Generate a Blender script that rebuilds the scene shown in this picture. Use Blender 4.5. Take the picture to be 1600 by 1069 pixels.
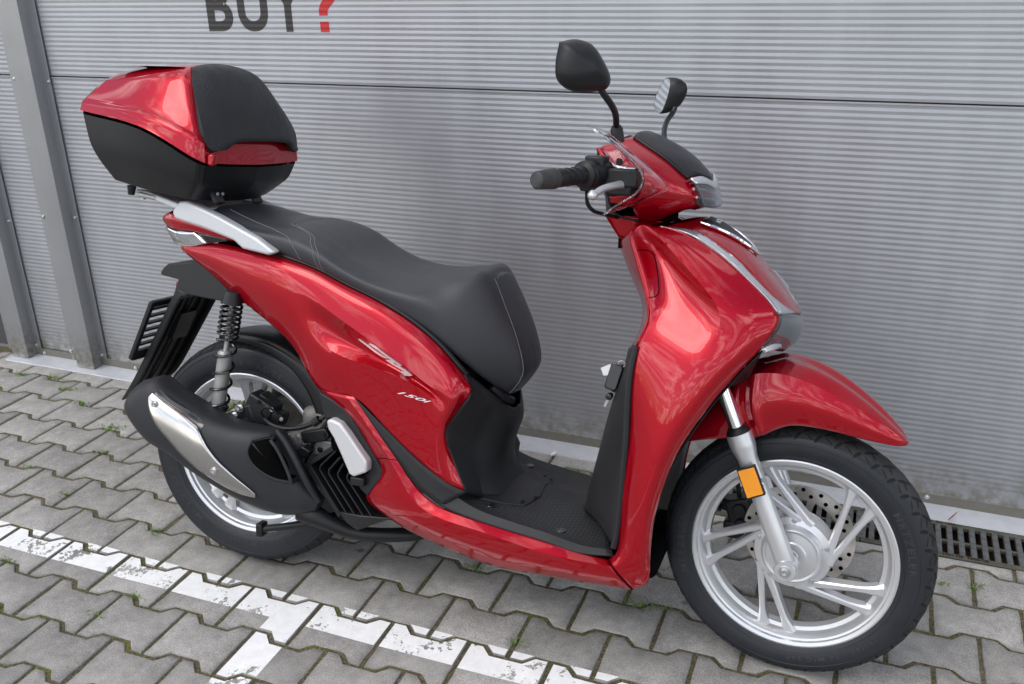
import bpy, bmesh, math, random
from math import sin, cos, pi, radians
from mathutils import Vector, Matrix, noise
from mathutils.bvhtree import BVHTree

# ------------------------------------------------------------------ start
for o in list(bpy.data.objects):
    bpy.data.objects.remove(o, do_unlink=True)
scene = bpy.context.scene
COL = scene.collection
random.seed(7)

# ------------------------------------------------------------------ camera
cam_d = bpy.data.cameras.new('camera')
cam_d.sensor_width = 36.0
cam_d.lens = 32.53
cam_d.clip_start = 0.05
cam_d.clip_end = 500
cam = bpy.data.objects.new('camera', cam_d)
COL.objects.link(cam)
cam.location = (2.0462, -1.5513, 1.4679)
cam.rotation_euler = (radians(67.498), radians(1.144), radians(21.341))
scene.camera = cam

# ------------------------------------------------------------------ sky
SUN_EL, SUN_AZ = 52.0, 215.0      # azimuth measured from +Y clockwise
world = bpy.data.worlds.new('World')
scene.world = world
world.use_nodes = True
wn, wl = world.node_tree.nodes, world.node_tree.links
wn.clear()
w_out = wn.new('ShaderNodeOutputWorld')
bg = wn.new('ShaderNodeBackground')
bg.inputs['Strength'].default_value = 0.13
sky = wn.new('ShaderNodeTexSky')
sky.sky_type = 'NISHITA'
sky.sun_disc = False
sky.sun_elevation = radians(SUN_EL)
sky.sun_rotation = radians(SUN_AZ)
sky.air_density = 1.0
sky.dust_density = 1.5
tc = wn.new('ShaderNodeTexCoord')
sep = wn.new('ShaderNodeSeparateXYZ')
wl.new(tc.outputs['Generated'], sep.inputs[0])
mx = wn.new('ShaderNodeMath'); mx.operation = 'MAXIMUM'; mx.inputs[1].default_value = 0.06
wl.new(sep.outputs['Z'], mx.inputs[0])
ad = wn.new('ShaderNodeMath'); ad.operation = 'ADD'; ad.inputs[1].default_value = 0.18
wl.new(mx.outputs[0], ad.inputs[0])
dv = wn.new('ShaderNodeVectorMath'); dv.operation = 'DIVIDE'
cb = wn.new('ShaderNodeCombineXYZ')
for k in range(3):
    wl.new(ad.outputs[0], cb.inputs[k])
wl.new(tc.outputs['Generated'], dv.inputs[0]); wl.new(cb.outputs[0], dv.inputs[1])
cn = wn.new('ShaderNodeTexNoise')
cn.inputs['Scale'].default_value = 2.2
cn.inputs['Detail'].default_value = 9
cn.inputs['Roughness'].default_value = 0.6
cn.inputs['Distortion'].default_value = 0.5
wl.new(dv.outputs[0], cn.inputs['Vector'])
cr_ = wn.new('ShaderNodeValToRGB')
cr_.color_ramp.elements[0].position = 0.47; cr_.color_ramp.elements[0].color = (0, 0, 0, 1)
cr_.color_ramp.elements[1].position = 0.68; cr_.color_ramp.elements[1].color = (1, 1, 1, 1)
wl.new(cn.outputs['Fac'], cr_.inputs[0])
cm = wn.new('ShaderNodeMix'); cm.data_type = 'RGBA'
cm.inputs['B'].default_value = (30.0, 29.4, 28.8, 1)
wl.new(cr_.outputs[0], cm.inputs['Factor']); wl.new(sky.outputs[0], cm.inputs['A'])
wl.new(cm.outputs['Result'], bg.inputs['Color'])
wl.new(bg.outputs[0], w_out.inputs[0])

# ------------------------------------------------------------------ sun
sd = bpy.data.lights.new('sun', 'SUN')
sd.energy = 0.8
sd.angle = radians(32)
sd.color = (1.0, 0.965, 0.91)
sun = bpy.data.objects.new('sun', sd)
COL.objects.link(sun)
_az, _el = radians(SUN_AZ), radians(SUN_EL)
_sv = Vector((sin(_az) * cos(_el), cos(_az) * cos(_el), sin(_el)))
sun.rotation_euler = (-_sv).to_track_quat('-Z', 'Y').to_euler()
sun.location = (0, -4, 6)

# ------------------------------------------------------------------ exposure
scene.view_settings.view_transform = 'Standard'
scene.view_settings.look = 'None'
scene.view_settings.exposure = 0.22
scene.view_settings.gamma = 1.0
scene.view_settings.use_curve_mapping = False
scene.render.engine = 'CYCLES'
scene.render.resolution_x, scene.render.resolution_y = 1024, 684

# ================================================================== materials
def mat(name, base, rough=0.5, metal=0.0, coat=0.0, coat_r=0.03, spec=0.5, bump=0.0, bscale=400.0,
        var=0.0, vscale=12.0, trans=0.0, ior=1.5, rvar=0.0, bdetail=3):
    m = bpy.data.materials.new(name); m.use_nodes = True
    n, l = m.node_tree.nodes, m.node_tree.links
    b = n['Principled BSDF']
    b.inputs['Base Color'].default_value = (*base, 1)
    b.inputs['Roughness'].default_value = rough
    b.inputs['Metallic'].default_value = metal
    b.inputs['Coat Weight'].default_value = coat
    b.inputs['Coat Roughness'].default_value = coat_r
    b.inputs['Specular IOR Level'].default_value = spec
    b.inputs['Transmission Weight'].default_value = trans
    b.inputs['IOR'].default_value = ior
    if var or bump or rvar:
        t = n.new('ShaderNodeTexCoord')
    if var or rvar:
        nz = n.new('ShaderNodeTexNoise'); nz.inputs['Scale'].default_value = vscale
        nz.inputs['Detail'].default_value = 6; nz.inputs['Roughness'].default_value = 0.62
        l.new(t.outputs['Object'], nz.inputs['Vector'])
    if var:
        rp = n.new('ShaderNodeMapRange')
        rp.inputs['From Min'].default_value = 0.3; rp.inputs['From Max'].default_value = 0.7
        rp.inputs['To Min'].default_value = 1 - var; rp.inputs['To Max'].default_value = 1 + var
        l.new(nz.outputs['Fac'], rp.inputs['Value'])
        mm = n.new('ShaderNodeVectorMath'); mm.operation = 'SCALE'
        mm.inputs[0].default_value = base
        l.new(rp.outputs[0], mm.inputs['Scale']); l.new(mm.outputs[0], b.inputs['Base Color'])
    if rvar:
        rq = n.new('ShaderNodeMapRange')
        rq.inputs['From Min'].default_value = 0.3; rq.inputs['From Max'].default_value = 0.7
        rq.inputs['To Min'].default_value = max(0.02, rough - rvar); rq.inputs['To Max'].default_value = rough + rvar
        l.new(nz.outputs['Fac'], rq.inputs['Value']); l.new(rq.outputs[0], b.inputs['Roughness'])
    if bump:
        bz = n.new('ShaderNodeTexNoise'); bz.inputs['Scale'].default_value = bscale
        bz.inputs['Detail'].default_value = bdetail
        l.new(t.outputs['Object'], bz.inputs['Vector'])
        bn = n.new('ShaderNodeBump'); bn.inputs['Strength'].default_value = 0.6
        bn.inputs['Distance'].default_value = bump
        l.new(bz.outputs['Fac'], bn.inputs['Height']); l.new(bn.outputs[0], b.inputs['Normal'])
    return m

RED = mat('candy_red_paint', (0.40, 0.0006, 0.0100), rough=0.33, metal=0.52, coat=1.0, coat_r=0.008, spec=0.0)
RED.node_tree.nodes['Principled BSDF'].inputs['Coat IOR'].default_value = 1.5
BLACK = mat('satin_black_plastic', (0.010, 0.0103, 0.0115), rough=0.40, spec=0.35, bump=0.0002, bscale=900, rvar=0.06)
CHAR = mat('charcoal_textured_plastic', (0.018, 0.0185, 0.020), rough=0.5, spec=0.35, bump=0.0004, bscale=1300, rvar=0.07, var=0.08)
DARK = mat('dark_void_black', (0.0025, 0.0025, 0.0025), rough=0.9, spec=0.05)
GLOSSB = mat('gloss_black_plastic', (0.008, 0.008, 0.009), rough=0.12, coat=0.6)
SEATM = mat('seat_vinyl', (0.030, 0.0315, 0.036), rough=0.44, spec=0.45, bump=0.0011, bscale=420, rvar=0.05)
SEATT = mat('seat_top_fabric_vinyl', (0.022, 0.0235, 0.028), rough=0.6, bump=0.0008, bscale=1100, rvar=0.05)
STITCH = mat('grey_thread', (0.19, 0.19, 0.20), rough=0.8)
SILVER = mat('silver_wheel_paint', (0.66, 0.665, 0.68), rough=0.33, metal=0.7, coat=0.25, coat_r=0.1, rvar=0.05)
ALU = mat('cast_aluminium', (0.42, 0.41, 0.40), rough=0.5, metal=0.75, bump=0.0006, bscale=300, var=0.12)
CASTD = mat('grimy_cast_alloy', (0.20, 0.19, 0.17), rough=0.6, metal=0.5, bump=0.0008, bscale=200, var=0.35, vscale=30)
RAILM = mat('grab_rail_silver', (0.56, 0.57, 0.59), rough=0.48, metal=0.35, rvar=0.05)
CHROME = mat('chrome', (0.82, 0.83, 0.85), rough=0.06, metal=1.0)
BRUSH = mat('brushed_steel_shield', (0.60, 0.585, 0.56), rough=0.2, metal=1.0, rvar=0.025, vscale=14)
STEEL = mat('zinc_bolt', (0.60, 0.60, 0.60), rough=0.3, metal=0.95)
DISC = mat('brake_disc_steel', (0.56, 0.53, 0.49), rough=0.33, metal=0.95, rvar=0.08, vscale=60)
MUFM = mat('muffler_cover_plastic', (0.021, 0.022, 0.0245), rough=0.5, spec=0.35, bump=0.0005, bscale=900, rvar=0.05)
TYRE = mat('tyre_rubber', (0.013, 0.0148, 0.0195), rough=0.5, spec=0.4, bump=0.0004, bscale=250, var=0.18, vscale=20, rvar=0.08)
TREAD = mat('dusty_tread_rubber', (0.034, 0.034, 0.035), rough=0.75, spec=0.3, bump=0.0006, bscale=180, var=0.3, vscale=25)
TLET = mat('tyre_lettering_rubber', (0.024, 0.025, 0.029), rough=0.42)
GROOV = mat('groove_shade_black', (0.004, 0.004, 0.004), rough=0.9)
CLEAR = mat('clear_acrylic', (0.97, 0.97, 1.0), rough=0.015, trans=1.0, ior=1.35)
CLEARD = mat('smoked_acrylic', (0.55, 0.57, 0.6), rough=0.03, trans=0.92, ior=1.45)
LENS = mat('clear_lens_over_reflector', (0.62, 0.64, 0.66), rough=0.1, metal=0.75, coat=1.0, coat_r=0.02, bump=0.0012, bscale=120)
LENSD = mat('smoked_clear_lens', (0.07, 0.075, 0.08), rough=0.06, metal=0.55, coat=1.0, coat_r=0.02)
AMBER = mat('amber_reflector', (0.85, 0.30, 0.005), rough=0.22, coat=0.8, bump=0.0012, bscale=700, bdetail=1)
TAILR = mat('tail_lamp_red', (0.22, 0.003, 0.006), rough=0.1, coat=1.0)
WHITEP = mat('white_plastic', (0.75, 0.75, 0.76), rough=0.35)
COVER = mat('pearl_silver_plastic', (0.62, 0.62, 0.63), rough=0.38, metal=0.25, coat=0.3)
CHROMEL = mat('chrome_emblem', (0.86, 0.87, 0.9), rough=0.2, metal=0.25)
MIRG = mat('mirror_glass', (0.80, 0.82, 0.84), rough=0.02, metal=1.0)
GREYP = mat('grey_fob_plastic', (0.06, 0.062, 0.068), rough=0.4)
PLATEM = mat('worn_case_pad', (0.017, 0.018, 0.020), rough=0.5, spec=0.4, bump=0.003, bscale=160, bdetail=6, var=0.25, vscale=30, rvar=0.1)

# ================================================================== helpers
def link(o, parent=None):
    COL.objects.link(o)
    if parent is not None:
        o.parent = parent
    return o

def finish(me, angle=35):
    bm = bmesh.new(); bm.from_mesh(me)
    bmesh.ops.remove_doubles(bm, verts=bm.verts, dist=1e-5)
    bmesh.ops.recalc_face_normals(bm, faces=bm.faces)
    bm.to_mesh(me); bm.free()
    for p in me.polygons:
        p.use_smooth = True
    me.set_sharp_from_angle(angle=radians(angle))

def obj(name, verts, faces, m, parent=None, angle=35, clean=True):
    me = bpy.data.meshes.new(name)
    me.from_pydata([tuple(v) for v in verts], [], faces)
    me.materials.append(m)
    if clean:
        finish(me, angle)
    else:
        for p in me.polygons: p.use_smooth = False
    return link(bpy.data.objects.new(name, me), parent)

def tag(o, label, cat, group=None):
    o['label'] = label; o['category'] = cat
    if group: o['group'] = group
    return o

def struct(o, kind='structure', label=None):
    o['kind'] = kind
    if label: o['label'] = label
    return o

def mir(p):
    return (p[0], -p[1], p[2])

def cr(pts, n, brk=()):
    pts = [Vector(p) for p in pts]
    N = len(pts)
    if N == 2:
        return [pts[0].lerp(pts[1], k / n) for k in range(n + 1)]
    out = []
    for i in range(N - 1):
        a, b = pts[i], pts[i + 1]
        p0 = pts[i - 1] if i > 0 and i not in brk else a * 2 - b
        p3 = pts[i + 2] if i + 2 < N and (i + 1) not in brk else b * 2 - a
        for k in range(n):
            t = k / n
            out.append(0.5 * ((2 * a) + (b - p0) * t + (2 * p0 - 5 * a + 4 * b - p3) * t * t
                              + (3 * a - p0 - 3 * b + p3) * t ** 3))
    out.append(pts[-1])
    return out

def gridpts(rows, nu=4, nv=4, bu=(), bv=(), sym=False):
    rs = []
    for r in rows:
        r = list(r)
        if sym:
            r = r + [mir(p) for p in reversed(r[:-1])]
        rs.append(r)
    if sym:
        L = len(rows[0]) - 1
        bu = tuple(bu) + tuple(2 * L - b for b in bu)
    rr = [cr(r, nu, bu) for r in rs]
    cols = list(zip(*rr))
    cc = [cr(c, nv, bv) for c in cols]
    return [list(r) for r in zip(*cc)]

def surf(name, rows, m, parent=None, nu=4, nv=4, bu=(), bv=(), sym=False, thick=0.003, angle=30, flip=False,
         closed_u=False, off=-1.0, caps=False, smooth=0, ccols=(), crows=()):
    g = gridpts(rows, nu, nv, bu, bv, sym)
    nr, nc = len(g), len(g[0])
    if smooth:
        # relax the sheet, holding its outline and keeping the listed crease lines sharp
        cc = list(ccols)
        if sym: cc += [(2 * (len(rows[0]) - 1) - c, a, b) for c, a, b in ccols]
        col_c = {int(c * nu): (a * nv, b * nv) for c, a, b in cc}
        row_c = {int(c * nv): (a * nu, b * nu) for c, a, b in crows}
        for _ in range(smooth):
            h = [list(r) for r in g]
            for i in range(1, nr - 1):
                for j in range(1, nc - 1):
                    onc = j in col_c and col_c[j][0] <= i <= col_c[j][1]
                    onr = i in row_c and row_c[i][0] <= j <= row_c[i][1]
                    if onc and onr: continue
                    if onc: t = (g[i - 1][j] + g[i + 1][j]) / 2
                    elif onr: t = (g[i][j - 1] + g[i][j + 1]) / 2
                    else: t = (g[i - 1][j] + g[i + 1][j] + g[i][j - 1] + g[i][j + 1]) / 4
                    h[i][j] = g[i][j].lerp(t, .6)
            g = h
    V = [p for r in g for p in r]
    F = []
    for i in range(nr - 1):
        for j in range(nc - 1):
            F.append((i * nc + j, i * nc + j + 1, (i + 1) * nc + j + 1, (i + 1) * nc + j))
        if closed_u:
            F.append((i * nc + nc - 1, i * nc, (i + 1) * nc, (i + 1) * nc + nc - 1))
    if caps:
        F.append(tuple(range(nc))); F.append(tuple((nr - 1) * nc + j for j in range(nc)))
    o = obj(name, V, F, m, parent, angle)
    if thick:
        md = o.modifiers.new('thickness', 'SOLIDIFY'); md.thickness = thick; md.offset = off if not flip else -off
        md.use_even_offset = False
    return o

def both(name, rows, m, parent, **k):
    a = surf(name, rows, m, parent, **k)
    b = surf(name, [[mir(p) for p in r] for r in rows], m, parent, **k)
    return a, b

def tube_geo(path, rad, n=10, smooth=0, caps=True):
    path = [Vector(p) for p in path]
    if not isinstance(rad, (list, tuple)): rad = [rad] * len(path)
    if smooth:
        rp = cr([(r, 0, 0) for r in rad], smooth); path = cr(path, smooth); rad = [max(1e-4, r.x) for r in rp]
    V, F = [], []
    up = None
    for i, p in enumerate(path):
        t = (path[min(i + 1, len(path) - 1)] - path[max(i - 1, 0)]).normalized()
        if up is None:
            up = t.orthogonal().normalized()
        up = (up - t * up.dot(t)).normalized()
        s = t.cross(up)
        for k in range(n):
            a = 2 * pi * k / n
            V.append(p + (up * cos(a) + s * sin(a)) * rad[i])
    for i in range(len(path) - 1):
        for k in range(n):
            F.append((i * n + k, i * n + (k + 1) % n, (i + 1) * n + (k + 1) % n, (i + 1) * n + k))
    if caps:
        F.append(tuple(range(n))[::-1]); F.append(tuple((len(path) - 1) * n + k for k in range(n)))
    return V, F

def tube(name, path, rad, m, parent=None, n=12, smooth=0, caps=True, angle=40):
    V, F = tube_geo(path, rad, n, smooth, caps)
    return obj(name, V, F, m, parent, angle)

def merge(parts):
    V, F = [], []
    for v, f in parts:
        o = len(V); V += list(v); F += [tuple(i + o for i in q) for q in f]
    return V, F

def box_geo(c, s, R=None):
    c = Vector(c); V = []
    for x in (-.5, .5):
        for y in (-.5, .5):
            for z in (-.5, .5):
                p = Vector((x * s[0], y * s[1], z * s[2]))
                if R: p = R @ p
                V.append(c + p)
    F = [(0, 1, 3, 2), (4, 6, 7, 5), (0, 4, 5, 1), (2, 3, 7, 6), (0, 2, 6, 4), (1, 5, 7, 3)]
    return V, F

def bevel(o, w=0.002, seg=2):
    b = o.modifiers.new('bevel', 'BEVEL'); b.width = w; b.segments = seg; b.limit_method = 'ANGLE'
    b.angle_limit = radians(40)
    return o

def prism_geo(a, b):
    """two equal loops of points -> closed solid"""
    n = len(a)
    V = list(a) + list(b)
    F = [tuple(range(n))[::-1], tuple(range(n, 2 * n))]
    F += [(i, (i + 1) % n, n + (i + 1) % n, n + i) for i in range(n)]
    return V, F

def plate(name, pts, depth, m, parent, bev=0.002, dirv=(0, 1, 0), angle=30):
    """solid plate from an outline of points; its back is pushed along dirv"""
    d = Vector(dirv) * depth
    a = [Vector(p) for p in pts]; b = [p + d for p in a]
    V, F = prism_geo(a, b)
    o = obj(name, V, F, m, parent, angle)
    if bev: bevel(o, bev)
    return o

def lathe_geo(prof, n=64, c=(0, 0, 0), a0=0.0, a1=2 * pi, ring=None):
    """profile of (r, y) swept about the y axis through c; angle from +x towards +z"""
    V, F = [], []
    full = abs(a1 - a0 - 2 * pi) < 1e-6
    steps = n if full else n + 1
    for i in range(steps):
        a = a0 + (a1 - a0) * i / n
        for r, y in prof:
            V.append(Vector((c[0] + r * cos(a), c[1] + y, c[2] + r * sin(a))))
    m = len(prof)
    for i in range(n):
        j = (i + 1) % steps
        for k in range(m - 1):
            F.append((i * m + k, i * m + k + 1, j * m + k + 1, j * m + k))
    return V, F

def bolt(name, c, r, h, m, parent, d=(0, -1, 0), head=6):
    d = Vector(d).normalized(); c = Vector(c)
    u = d.orthogonal().normalized(); v = d.cross(u)
    V, F = [], []
    for (rr, hh, nn) in ((r * 1.45, 0, 16), (r * 1.45, h * .3, 16)):
        for k in range(16):
            a = 2 * pi * k / 16; V.append(c + d * hh + (u * cos(a) + v * sin(a)) * rr)
    for (rr, hh) in ((r, h * .3), (r * .96, h), (r * .5, h), (r * .5, h * .55)):
        for k in range(16):
            a = 2 * pi * k / 16
            q = rr * (1.0 if k % 2 == 0 else 0.94); V.append(c + d * hh + (u * cos(a) + v * sin(a)) * q)
    for i in range(5):
        for k in range(16):
            F.append((i * 16 + k, i * 16 + (k + 1) % 16, (i + 1) * 16 + (k + 1) % 16, (i + 1) * 16 + k))
    F.append(tuple(80 + k for k in range(16)))
    return obj(name, V, F, m, parent, 30)

def text_geo(s, size, bold=0.0, xs=1.0, shear=0.0, extrude=0.0, space=1.0, res=3):
    cu = bpy.data.curves.new('txt', 'FONT')
    cu.body = s; cu.size = size; cu.offset = bold; cu.shear = shear; cu.extrude = extrude
    cu.space_character = space; cu.resolution_u = res
    to = bpy.data.objects.new('txt', cu); COL.objects.link(to)
    dg = bpy.context.evaluated_depsgraph_get()
    me = bpy.data.meshes.new_from_object(to.evaluated_get(dg))
    V = [Vector((v.co.x * xs, v.co.y, v.co.z)) for v in me.vertices]
    F = [tuple(p.vertices) for p in me.polygons]
    bpy.data.objects.remove(to, do_unlink=True); bpy.data.curves.remove(cu); bpy.data.meshes.remove(me)
    return V, F

def bvh_of(o):
    me = o.data
    return BVHTree.FromPolygons([v.co.copy() for v in me.vertices], [tuple(p.vertices) for p in me.polygons])

# steering: everything on the fork is turned about the raked head axis
HEAD = Vector((1.438, 0, 0))
AX = Vector((-sin(radians(26)), 0, cos(radians(26))))
STEER = Matrix.Translation(HEAD) @ Matrix.Rotation(radians(-6.039), 4, AX) @ Matrix.Translation(-HEAD)
def steer(o):
    o.data.transform(STEER)
    return o

# ================================================================== setting materials
def ground_concrete(name, base, joints=False):
    m = bpy.data.materials.new(name); m.use_nodes = True
    n, l = m.node_tree.nodes, m.node_tree.links
    b = n['Principled BSDF']; b.inputs['Roughness'].default_value = 0.85
    b.inputs['Specular IOR Level'].default_value = 0.3
    g = n.new('ShaderNodeNewGeometry'); oi = n.new('ShaderNodeObjectInfo')
    def nz(scale, det=5, rough=.6):
        t = n.new('ShaderNodeTexNoise'); t.inputs['Scale'].default_value = scale
        t.inputs['Detail'].default_value = det; t.inputs['Roughness'].default_value = rough
        l.new(g.outputs['Position'], t.inputs['Vector']); return t.outputs['Fac']
    def mr(src, a, b_, c, d):
        t = n.new('ShaderNodeMapRange')
        for k, v in zip(('From Min', 'From Max', 'To Min', 'To Max'), (a, b_, c, d)): t.inputs[k].default_value = v
        l.new(src, t.inputs['Value']); return t.outputs[0]
    def mul(a, c):
        t = n.new('ShaderNodeMath'); t.operation = 'MULTIPLY'; l.new(a, t.inputs[0])
        if isinstance(c, float): t.inputs[1].default_value = c
        else: l.new(c, t.inputs[1])
        return t.outputs[0]
    big = mr(nz(2.3), .3, .7, .84, 1.14)
    mid = mr(nz(26, 6, .7), .3, .7, .78, 1.18)
    fine = mr(nz(420, 2), .3, .7, .62, 1.38)
    grit = mr(nz(900, 1), .66, .74, 1.0, 1.5)
    rnd = mr(oi.outputs['Random'], 0, 1, .82, 1.14)
    f = mul(mul(mul(big, mid), mul(fine, grit)), rnd)
    if joints:      # grime gathered along the edges of each stone
        tco = n.new('ShaderNodeTexCoord'); sx = n.new('ShaderNodeSeparateXYZ'); l.new(tco.outputs['Object'], sx.inputs[0])
        ab = []
        for ch, sc_ in (('X', 10.2), ('Y', 13.6)):
            t = n.new('ShaderNodeMath'); t.operation = 'ABSOLUTE'; l.new(sx.outputs[ch], t.inputs[0]); ab.append(mul(t.outputs[0], sc_))
        mxn = n.new('ShaderNodeMath'); mxn.operation = 'MAXIMUM'; l.new(ab[0], mxn.inputs[0]); l.new(ab[1], mxn.inputs[1])
        adn = n.new('ShaderNodeMath'); adn.operation = 'MULTIPLY_ADD'; adn.inputs[1].default_value = .55
        l.new(nz(38, 6, .7), adn.inputs[0]); l.new(mxn.outputs[0], adn.inputs[2])
        f = mul(f, mr(adn.outputs[0], 1.10, 1.36, 1.0, .74))
    # sparse dark oil spots
    vo = n.new('ShaderNodeTexVoronoi'); vo.inputs['Scale'].default_value = 3.3
    l.new(g.outputs['Position'], vo.inputs['Vector'])
    sp = mr(vo.outputs['Distance'], .030, .048, .45, 1.0)
    f = mul(f, sp)
    vm = n.new('ShaderNodeVectorMath'); vm.operation = 'SCALE'; vm.inputs[0].default_value = base
    l.new(f, vm.inputs['Scale'])
    # lichen / moss tint in blotches
    mm = n.new('ShaderNodeMix'); mm.data_type = 'RGBA'
    mm.inputs['B'].default_value = (0.17, 0.155, 0.095, 1)
    l.new(mr(nz(5.5, 8, .75), .58, .75, 0.0, .45), mm.inputs['Factor'])
    l.new(vm.outputs[0], mm.inputs['A']); l.new(mm.outputs['Result'], b.inputs['Base Color'])
    bp = n.new('ShaderNodeBump'); bp.inputs['Strength'].default_value = .8; bp.inputs['Distance'].default_value = .0012
    l.new(nz(520, 4), bp.inputs['Height']); l.new(bp.outputs[0], b.inputs['Normal'])
    return m

CONC = ground_concrete('paver_concrete', (0.318, 0.306, 0.286), True)
FARG = ground_concrete('far_paving', (0.25, 0.245, 0.235))

def moss_mat():
    m = bpy.data.materials.new('mossy_joint_soil'); m.use_nodes = True
    n, l = m.node_tree.nodes, m.node_tree.links
    b = n['Principled BSDF']; b.inputs['Roughness'].default_value = .95
    g = n.new('ShaderNodeNewGeometry')
    t1 = n.new('ShaderNodeTexNoise'); t1.inputs['Scale'].default_value = 9; t1.inputs['Detail'].default_value = 6
    t2 = n.new('ShaderNodeTexNoise'); t2.inputs['Scale'].default_value = 160; t2.inputs['Detail'].default_value = 4
    for t in (t1, t2): l.new(g.outputs['Position'], t.inputs['Vector'])
    r = n.new('ShaderNodeValToRGB')
    e = r.color_ramp.elements
    e[0].position = .36; e[0].color = (.115, .094, .064, 1)
    e[1].position = .68; e[1].color = (.105, .104, .026, 1)
    q = e.new(.52); q.color = (.085, .075, .04, 1)
    l.new(t1.outputs['Fac'], r.inputs[0])
    mx_ = n.new('ShaderNodeMix'); mx_.data_type = 'RGBA'; mx_.blend_type = 'MULTIPLY'; mx_.inputs['Factor'].default_value = 1
    r2 = n.new('ShaderNodeValToRGB'); r2.color_ramp.elements[0].position = .3; r2.color_ramp.elements[1].position = .7
    r2.color_ramp.elements[0].color = (.4, .4, .4, 1); r2.color_ramp.elements[1].color = (1.7, 1.7, 1.6, 1)
    l.new(t2.outputs['Fac'], r2.inputs[0]); l.new(r.outputs[0], mx_.inputs['A']); l.new(r2.outputs[0], mx_.inputs['B'])
    l.new(mx_.outputs['Result'], b.inputs['Base Color'])
    bp = n.new('ShaderNodeBump'); bp.inputs['Distance'].default_value = .004; bp.inputs['Strength'].default_value = 1
    l.new(t2.outputs['Fac'], bp.inputs['Height']); l.new(bp.outputs[0], b.inputs['Normal'])
    return m
MOSS = moss_mat()

def paint_mat():
    m = bpy.data.materials.new('worn_white_road_paint'); m.use_nodes = True
    n, l = m.node_tree.nodes, m.node_tree.links
    b = n['Principled BSDF']; b.inputs['Roughness'].default_value = .7
    g = n.new('ShaderNodeNewGeometry')
    def nz(s, d, r):
        t = n.new('ShaderNodeTexNoise'); t.inputs['Scale'].default_value = s; t.inputs['Detail'].default_value = d
        t.inputs['Roughness'].default_value = r; l.new(g.outputs['Position'], t.inputs['Vector']); return t.outputs['Fac']
    a = nz(9, 8, .62); c = nz(75, 6, .7)
    ad_ = n.new('ShaderNodeMath'); ad_.operation = 'MULTIPLY_ADD'; ad_.inputs[1].default_value = .62
    l.new(c, ad_.inputs[0]); l.new(a, ad_.inputs[2])
    r = n.new('ShaderNodeValToRGB')
    r.color_ramp.elements[0].position = .90; r.color_ramp.elements[0].color = (1, 1, 1, 1)
    r.color_ramp.elements[1].position = .93; r.color_ramp.elements[1].color = (0, 0, 0, 1)
    l.new(ad_.outputs[0], r.inputs[0])
    cc = n.new('ShaderNodeValToRGB')
    cc.color_ramp.elements[0].position = .35; cc.color_ramp.elements[0].color = (.76, .755, .74, 1)
    cc.color_ramp.elements[1].position = .65; cc.color_ramp.elements[1].color = (.88, .88, .87, 1)
    l.new(nz(30, 6, .7), cc.inputs[0]); l.new(cc.outputs[0], b.inputs['Base Color'])
    tr = n.new('ShaderNodeBsdfTransparent'); mxs = n.new('ShaderNodeMixShader')
    l.new(r.outputs[0], mxs.inputs[0]); l.new(tr.outputs[0], mxs.inputs[1]); l.new(b.outputs[0], mxs.inputs[2])
    l.new(mxs.outputs[0], n['Material Output'].inputs[0])
    return m
PAINT = paint_mat()

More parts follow.
